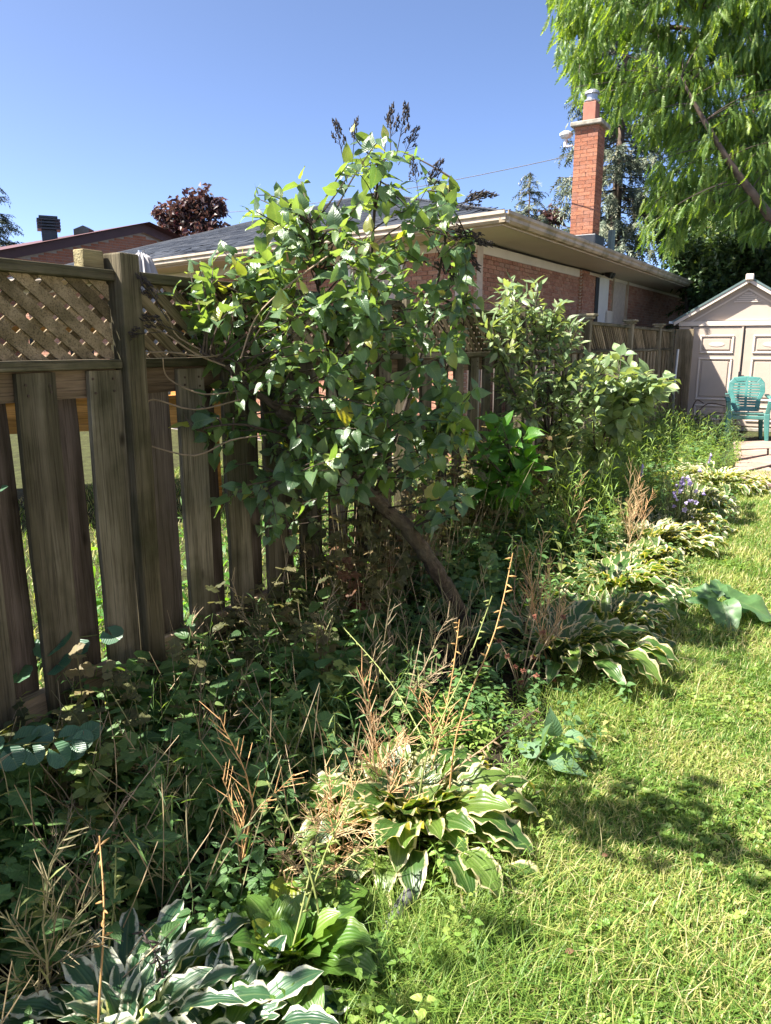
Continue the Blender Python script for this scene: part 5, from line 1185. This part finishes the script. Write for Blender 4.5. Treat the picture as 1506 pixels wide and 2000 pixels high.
grass('grass', 'lawn continuing towards the added bounce house', P_w, .03+.05*rng.random(k), .0022+.0016*rng.random(k), np.clip(.4+rng.normal(0, .22, k), .01, .995))
for (px, py, n, sp, hh) in ((800, 1840, 1500, .11, .12), (900, 1960, 1700, .12, .13), (1150, 1390, 900, .12, .12), (1250, 1330, 900, .13, .11), (1010, 1700, 500, .08, .1), (1180, 1150, 700, .15, .1), (660, 1950, 700, .1, .1), (1180, 1850, 700, .13, .09), (1440, 1960, 700, .1, .1)):
    c = np.array(gp(px, py)); P = c+np.stack([rng.normal(0, sp, n), rng.normal(0, sp, n), np.zeros(n)], 1); k = n
    grass('grass_tuft', 'longer grass tuft in the lawn', P, hh*(.5+.6*rng.random(k)), .0011+.0009*rng.random(k), rng.uniform(.1, .8, k))
CL = [join([stem_t([(0, 0, 0), (0, 0, 1)], .05, .03)]+[place(ROUND[(i+j) % 4], frames([(math.cos(a), math.sin(a), .1)], [(.1, 0, 1)])[0], (0, 0, 1-.1*j), .9) for j, a in enumerate((0, 2.1, 4.2))]) for i in range(4)]
P = lawnpts(3600, .95, 5.0); f = patch(P, 5, 9); P = P[f > .38]; scatter('lawn_weeds', 'small round leaved weeds in the lawn', CL, LM['lawnleaf'], P, rng.uniform(.015, .04, len(P)), rng.uniform(.008, .02, len(P)), .3)
P = lawnpts(500, 1.0, 4.5); P = P[patch(P, 6, 21) > .5]; scatter('lawn_weeds', 'leafy weeds in the lawn', WO, LM['lawnleaf'], P, rng.uniform(.02, .05, len(P)), rng.uniform(.035, .075, len(P)), .3)
# the lawn beyond the fence
n_ = 26000; P, t, q = tq(n_, -2.5, 5.5, -4.2, -.2); grass('grass', 'bright lawn beyond the fence, seen through the gaps', P, .04+.06*rng.random(n_), .0022+.002*rng.random(n_), rng.uniform(.1, .75, n_))
P, t, q = tq(260, -1.5, 7.5, -1.0, -.15); scatter('undergrowth', 'greenery growing beyond the fence', WO+WN, LM['bright'], P, rng.uniform(.2, .6, 260), rng.uniform(.15, .3, 260))
# small things lying about
pp_ = gp(768, 1800); m = MB(); add_tube(m, smooth_path([gp(745, 1830, .02), gp(772, 1790, .045), gp(800, 1745, .06)], 5), .018, 10)
for i in range(8): 
    c = gp(745, 1830, .02).lerp(gp(800, 1745, .06), i/7.5); 
tag(obj('drain_pipe', m.mesh('drain_pipe', M['hose'], True), None), 'short grey pipe end lying in the weeds below the large hosta', 'pipe')
DEAD = leaf_mat('dead_leaf', [(0, (.12, .055, .03)), (1, (.2, .11, .06))], .7, .2, (1.5, 1.2, .8))
for px, py, lab, s in ((1176, 1672, 'crumpled reddish dead leaf on the lawn below the shadow', .022), (1105, 1860, 'curled tan dead leaf on the lawn near the long grass tuft', .026), (1330, 1395, None, .07)):
    if lab is None: continue
    o = obj('fallen_leaf', tmesh('fallen_leaf', OVATE[px % 6], DEAD), None, mat4(frames([(1, .4, .1)], [(.2, -.3, 1)])[0], gp(px, py, .055), s)); tag(o, lab, 'leaf')

# bare upright stems among the vines
m = MB()
for i in range(620):
    if i < 260: b = tp(random.uniform(.7, 3.2), random.uniform(.05, .48))
    else: b = tp(random.uniform(-1.8, 1.2), random.uniform(.05, 1.0))
    h_ = random.uniform(.2, .75 if i < 260 else .45); e = b+Vector((random.gauss(0, .12), random.gauss(0, .12), h_)); add_tube(m, bez(b, b.lerp(e, .5)+Vector((random.gauss(0, .03), random.gauss(0, .03), .03)), e, 4), [.0015]*4+[.0008], 3, r=random.random(), cap=False)
o = obj('dry_undergrowth', m.mesh('dry_undergrowth', M['strawgrey']), None, kind='stuff'); o['label'] = 'thin bare stems standing in the shaded bed'

# ------------------------------------------------------------ trees
TM = {}
TM['frond'] = leaf_mat('redwood_needle_spray', [(0, (.06, .13, .022)), (.5, (.135, .225, .036)), (.85, (.2, .29, .05)), (1, (.27, .35, .08))], .5, .4, (2.2, 2.1, .5), vein=0)
TM['spruce'] = leaf_mat('spruce_needles', [(0, (.07, .1, .07)), (.6, (.13, .16, .105)), (1, (.22, .21, .13))], .6, .15, (1.2, 1.2, 1), vein=0)
TM['darkspruce'] = leaf_mat('dark_spruce_needles', [(0, (.04, .055, .04)), (1, (.09, .11, .075))], .6, .1, (1.2, 1.2, 1), vein=0)
TM['maple'] = leaf_mat('purple_maple_leaf', [(0, (.035, .018, .022)), (.6, (.065, .03, .032)), (1, (.11, .05, .04))], .45, .25, (1.8, 1.1, 1.1), vein=0)
TM['cedar'] = leaf_mat('dark_evergreen_leaf', [(0, (.03, .065, .025)), (.6, (.055, .105, .033)), (.9, (.09, .15, .04)), (1, (.18, .22, .05))], .45, .25, (2, 2, .7), vein=0)
M['trunk'] = plain('tree_trunk', (.13, .09, .065), .9, .35, 6, .8)
def frond_t(seed):
    r = random.Random(seed); parts = []; pts = [Vector((0, 0, 0))]; d = Vector((0, 1, .1))
    for i in range(5): d = (d+Vector((r.uniform(-.12, .12), 0, -.16))).normalized(); pts.append(pts[-1]+d*.2)
    V = []; Fs = []
    for i in range(10):
        f = (i+.5)/10; k = min(int(f*5), 4); c = pts[k].lerp(pts[k+1], f*5-k); d = (pts[k+1]-pts[k]).normalized(); L = .15*math.sin(math.pi*(.15+.8*f))
        for s in (-1, 1):
            e = c+Vector((s*L*.85, 0, -.02-L*.25))+d*L*.55+Vector((0, 0, r.uniform(-.04, .04))); w = d*.05; n = len(V)
            V += [tuple(c-w), tuple(c+w), tuple(c.lerp(e, .6)+w*.8), tuple(e)]; Fs.append((n, n+1, n+2, n+3))
    parts.append((np.array(V), as_np_faces(Fs), np.full((len(V), 2), .4))); return join(parts)
FT = [frond_t(i) for i in range(6)]
# large feathery tree on the right
tb = Vector((7.9, 13.6, 0)); big = thing('redwood_tree', 'large tree with drooping feathery bright green foliage over the shed and chimney', 'tree', tuple(tb))
m = MB(); add_tube(m, smooth_path([tb, tb+Vector((.05, 0, 3)), tb+Vector((-.1, .1, 6)), tb+Vector((0, .2, 11))], 4), list(np.linspace(.42, .12, 13)), 12); obj('trunk', m.mesh('trunk', M['trunk'], True), big)
POLY = [(1085, -20), (1082, 60), (1104, 125), (1112, 205), (1182, 228), (1210, 290), (1268, 330), (1252, 400), (1248, 470), (1325, 500), (1345, 450), (1400, 470), (1510, 470), (1700, 500), (1700, -200), (1150, -200)]
def inside(x, y, poly):
    c = False; j = len(poly)-1
    for i in range(len(poly)):
        xi, yi = poly[i]; xj, yj = poly[j]
        if (yi > y) != (yj > y) and x < (xj-xi)*(y-yi)/(yj-yi)+xi: c = not c
        j = i
    return c
limbs = []
for pts, r0 in (([(1560, 500, 13.2), (1490, 405, 12.9), (1420, 310, 12.8), (1358, 205, 12.8), (1330, 150, 12.9)], .11), ([(1640, 330, 14.6), (1500, 290, 14.2), (1440, 270, 14.0), (1340, 240, 13.8)], .07), ([(1640, 40, 14.2), (1500, 30, 13.8), (1390, 20, 13.6), (1290, -10, 13.5)], .07), ([(1640, 250, 14.2), (1490, 160, 14.0), (1350, 60, 13.9), (1250, 60, 14.1), (1130, 40, 14.4)], .07), ([(1640, 460, 14.6), (1480, 420, 14.4), (1380, 390, 14.2), (1290, 380, 14.0)], .06), ([(1640, 120, 14.7), (1440, 130, 14.5), (1280, 150, 14.5), (1130, 130, 14.6)], .06), ([(1640, -60, 14.7), (1420, -60, 14.2), (1200, -60, 14.2)], .06)):
    P_ = [at(*p) for p in pts]; P_[0] = Vector((tb.x, tb.y, P_[0].z)) if pts[0][0] > 1600 else P_[0]
    if pts[0][0] < 1600: P_ = [Vector((tb.x, tb.y, 2.3))]+P_
    p = smooth_path(P_, 6); m = MB(); add_tube(m, p, list(np.linspace(r0, .012, len(p))), 8); obj('limb', m.mesh('limb', M['trunk'], True), big); limbs += [tuple(v) for v in p]
LA = np.array(limbs); tw = MB(); D_, U_, P_, S_ = [], [], [], []; cnt = 0
while cnt < 600:
    px, py = random.uniform(1080, 1700), random.uniform(-200, 495)
    if not inside(px, py, POLY) or (px > 1560 and random.random() < .5): continue
    # open sky gaps inside the crown
    if any((px-x)**2/rx**2+(py-y)**2/ry**2 < 1 for x, y, rx, ry in ((1470, 195, 35, 18), (1405, 260, 18, 14), (1310, 330, 14, 20), (1490, 330, 25, 20))): continue
    cnt += 1; Y = random.uniform(12.7, 15.0); e = np.array(at(px, py-12, Y))
    s = LA[np.argsort(np.linalg.norm((LA-e)*np.array([1, 1, 1.3]), axis=1))[random.randint(0, 3)]]; v = e-s; L = np.linalg.norm(v)
    if L > 1.5: s = e-v/L*1.5; L = 1.5
    p = bez(s, (s+e)/2+np.array([0, 0, .18]), e, 8); add_tube(tw, p, list(np.linspace(.012, .004, 9)), 3, cap=False)
    out = Vector(e-s); out.z = 0; out = out.normalized() if out.length > .01 else Vector((1, 0, 0))
    for j in range(27):
        f = random.random()**.6; i = min(int(f*8), 7); c = p[i].lerp(p[i+1], f*8-i)+Vector((random.gauss(0, .06), random.gauss(0, .06), random.gauss(-.02, .05)))
        d = Vector((random.gauss(0, .3), random.gauss(0, .3), random.uniform(-1.6, -.5)))+out*random.uniform(0, .5); D_.append(d); U_.append(Vector((random.gauss(0, .7), -1+random.gauss(0, .6), .5))); P_.append(c); S_.append(random.uniform(.18, .36))
obj('twigs', tw.mesh('twigs', M['twig']), big, kind='stuff')
Fm = frames(D_, U_); m = MB(); vi = rng.integers(0, 6, len(P_)); P_ = np.array([tuple(v) for v in P_]); S_ = np.array(S_); shade = rng.random(len(P_))
for j in range(6): s = np.where(vi == j)[0]; m.many(FT[j], Fm[s], P_[s], S_[s], shade[s])
obj('crown', m.mesh('crown', TM['frond']), big, kind='stuff')

def needle_t(seed):       # a tuft of needles along a short twig
    r = random.Random(seed); V = []; Fs = []
    for i in range(7):
        f = i/7; c = Vector((0, f, -.25*f*f)); 
        for s in (-1, 1):
            e = c+Vector((s*r.uniform(.16, .3)*(1-.5*f), .16, r.uniform(-.2, .06))); n = len(V); V += [tuple(c+Vector((0, -.06, 0))), tuple(c+Vector((0, .07, 0))), tuple(e)]; Fs.append((n, n+1, n+2))
    return np.array(V), as_np_faces(Fs), np.full((len(V), 2), .4)
NT = [needle_t(i) for i in range(5)]
def conifer(label, base, H, rad, mat, name='spruce_tree', whorls=26, per=8, tuft=.42, z0=.06, hang=.35, dens=1.):
    th = thing(name, label, 'tree', tuple(base)); m = MB(); add_tube(m, [base, base+Vector((0, 0, H*.5)), base+Vector((0, 0, H))], [H*.018, H*.01, .01], 8); obj('trunk', m.mesh('trunk', M['trunk'], True), th)
    br = MB(); D_, U_, P_, S_ = [], [], [], []
    for w in range(whorls):
        f = w/(whorls-1); z = H*(z0+(1-z0)*f)*.995
        for b in range(per if f < .85 else 5):
            a = random.uniform(0, 6.283); L = rad*(1-f)**.85*random.uniform(.65, 1.12)+.12; d = Vector((math.cos(a), math.sin(a), 0)); s = base+Vector((0, 0, z+random.uniform(-.15, .15)))
            e = s+d*L+Vector((0, 0, -L*random.uniform(.1, .45)+.1)); p = bez(s, s+d*L*.5+Vector((0, 0, .02-L*.14)), e+Vector((0, 0, L*.12)), 6); add_tube(br, p, list(np.linspace(.025, .006, 7)), 3, cap=False)
            for j in range(int((2+L*6)*dens)):
                g = random.uniform(.2, 1); i = min(int(g*6), 5); c = p[i].lerp(p[i+1], g*6-i); sd = Vector((-d.y, d.x, 0))*random.choice((-1, 1)); D_.append(d*random.uniform(.2, 1)+sd*random.uniform(.0, .9)+Vector((0, 0, -random.uniform(0, 2)*hang))); U_.append((random.gauss(0, .3), random.gauss(0, .3), 1)); P_.append(tuple(c)); S_.append(tuft*random.uniform(.6, 1.2)*(.6+.4*(1-f)))
    obj('branches', br.mesh('branches', M['twig']), th, kind='stuff'); Fm = frames(D_, U_); m = MB(); vi = rng.integers(0, 5, len(P_)); P_ = np.array(P_); S_ = np.array(S_); rr = rng.random(len(P_))
    for j in range(5): s = np.where(vi == j)[0]; m.many(NT[j], Fm[s], P_[s], S_[s], rr[s])
    obj('crown', m.mesh('crown', mat), th, kind='stuff'); return th
def foot(px, Y): v = at(px, 700, Y); v.z = 0; return v
conifer('tall grey green spruce behind the chimney', foot(1185, 22), 12.2, 3.0, TM['spruce'], whorls=36, per=9, tuft=.5, hang=.7, dens=1.9)
zt = at(1022, 338, 30).z; conifer('small distant spruce above the eave, left of the chimney', foot(1022, 30), zt, 2.1, TM['spruce'], whorls=30, per=8, tuft=.6, dens=1.4)
zt = at(8, 335, 34).z; conifer('dark spruce at the left edge behind the gable house', foot(6, 34), zt+.4, 3.6, TM['darkspruce'], whorls=26, per=8, tuft=.7, dens=1.4)
conifer('dark evergreen behind the shed roof', foot(1425, 18), 7.4, 2.6, TM['cedar'], 'evergreen_tree', 26, 9, .5, .04, .3, 1.2)
def broadleaf(name, label, base, ells, mat, n, size, Y, trunk_top, spread):
    th = thing(name, label, 'tree', tuple(base)); m = MB(); tt = Vector((base.x, base.y, trunk_top)); add_tube(m, [base, tt], [.22, .12], 8); obj('trunk', m.mesh('trunk', M['trunk'], True), th)
    br = MB(); D_, P_, S_ = [], [], []
    for cx, cy, rx, ry, wgt in ells:
        c = at(cx, cy, Y); add_tube(br, bez(tt, (tt+c)/2+Vector((0, 0, -.3)), c, 6), list(np.linspace(.07, .02, 7)), 4, cap=False)
        ax, az = rx*Y/F, ry*Y/F
        for k in range(int(7*wgt)):
            v = Vector((random.gauss(0, 1), random.gauss(0, 1), random.gauss(0, 1))).normalized()*random.uniform(.45, 1.05); cc = c+Vector((v.x*ax, v.y*(ax+az)*.5*spread, v.z*az)); add_tube(br, [c, cc], [.02, .006], 3, cap=False)
            for _ in range(n):
                o_ = Vector((random.gauss(0, 1), random.gauss(0, 1), random.gauss(0, 1)))*min(ax, az)*.27; P_.append(tuple(cc+o_)); D_.append((random.gauss(0, 1), random.gauss(0, 1), random.gauss(-.4, .6))); S_.append(size*random.uniform(.6, 1.2))
    obj('branches', br.mesh('branches', M['twig']), th, kind='stuff'); k = len(P_); Fm = frames(D_, rng.normal(0, .5, (k, 3))+np.array([0, 0, 1])); m = MB(); vi = rng.integers(0, 4, k); P_ = np.array(P_); S_ = np.array(S_); rr = rng.random(k)
    for j in range(4): s = np.where(vi == j)[0]; m.many(SMALL[j], Fm[s], P_[s], S_[s], rr[s])
    obj('crown', m.mesh('crown', mat), th, kind='stuff')
broadleaf('maple_tree', 'purple leaved maple rising behind the two house roofs', foot(385, 27), [(345, 435, 40, 34, 4), (392, 400, 26, 28, 3), (400, 440, 36, 40, 4), (428, 405, 12, 20, 1.5), (318, 420, 16, 14, 1.2), (375, 470, 60, 30, 3), (360, 405, 20, 18, 1.5)], TM['maple'], 17, .24, 27, 3.2, 1.)
broadleaf('maple_tree', 'distant reddish tree just left of the chimney foot', foot(1060, 34), [(1060, 435, 22, 14, 2), (1080, 425, 16, 16, 2)], TM['maple'], 20, .3, 34, 3.5, 1.)
broadleaf('evergreen_shrub', 'dense dark green shrub between the far house corner and the shed roof', foot(1350, 15.2), [(1365, 560, 30, 45, 4), (1395, 520, 40, 50, 5), (1440, 500, 60, 60, 6), (1340, 500, 30, 30, 2.5), (1490, 520, 50, 60, 5), (1420, 580, 60, 40, 4), (1540, 540, 60, 60, 4)], TM['cedar'], 42, .15, 15.6, .8, 1.)
broadleaf('background_tree', 'dark leafy tree behind the feathery tree', foot(1440, 21), [(1420, 380, 70, 60, 5), (1330, 420, 50, 50, 4), (1490, 330, 60, 60, 4), (1500, 440, 60, 60, 4), (1400, 470, 60, 40, 4)], TM['cedar'], 34, .3, 21, 2.5, 1.)
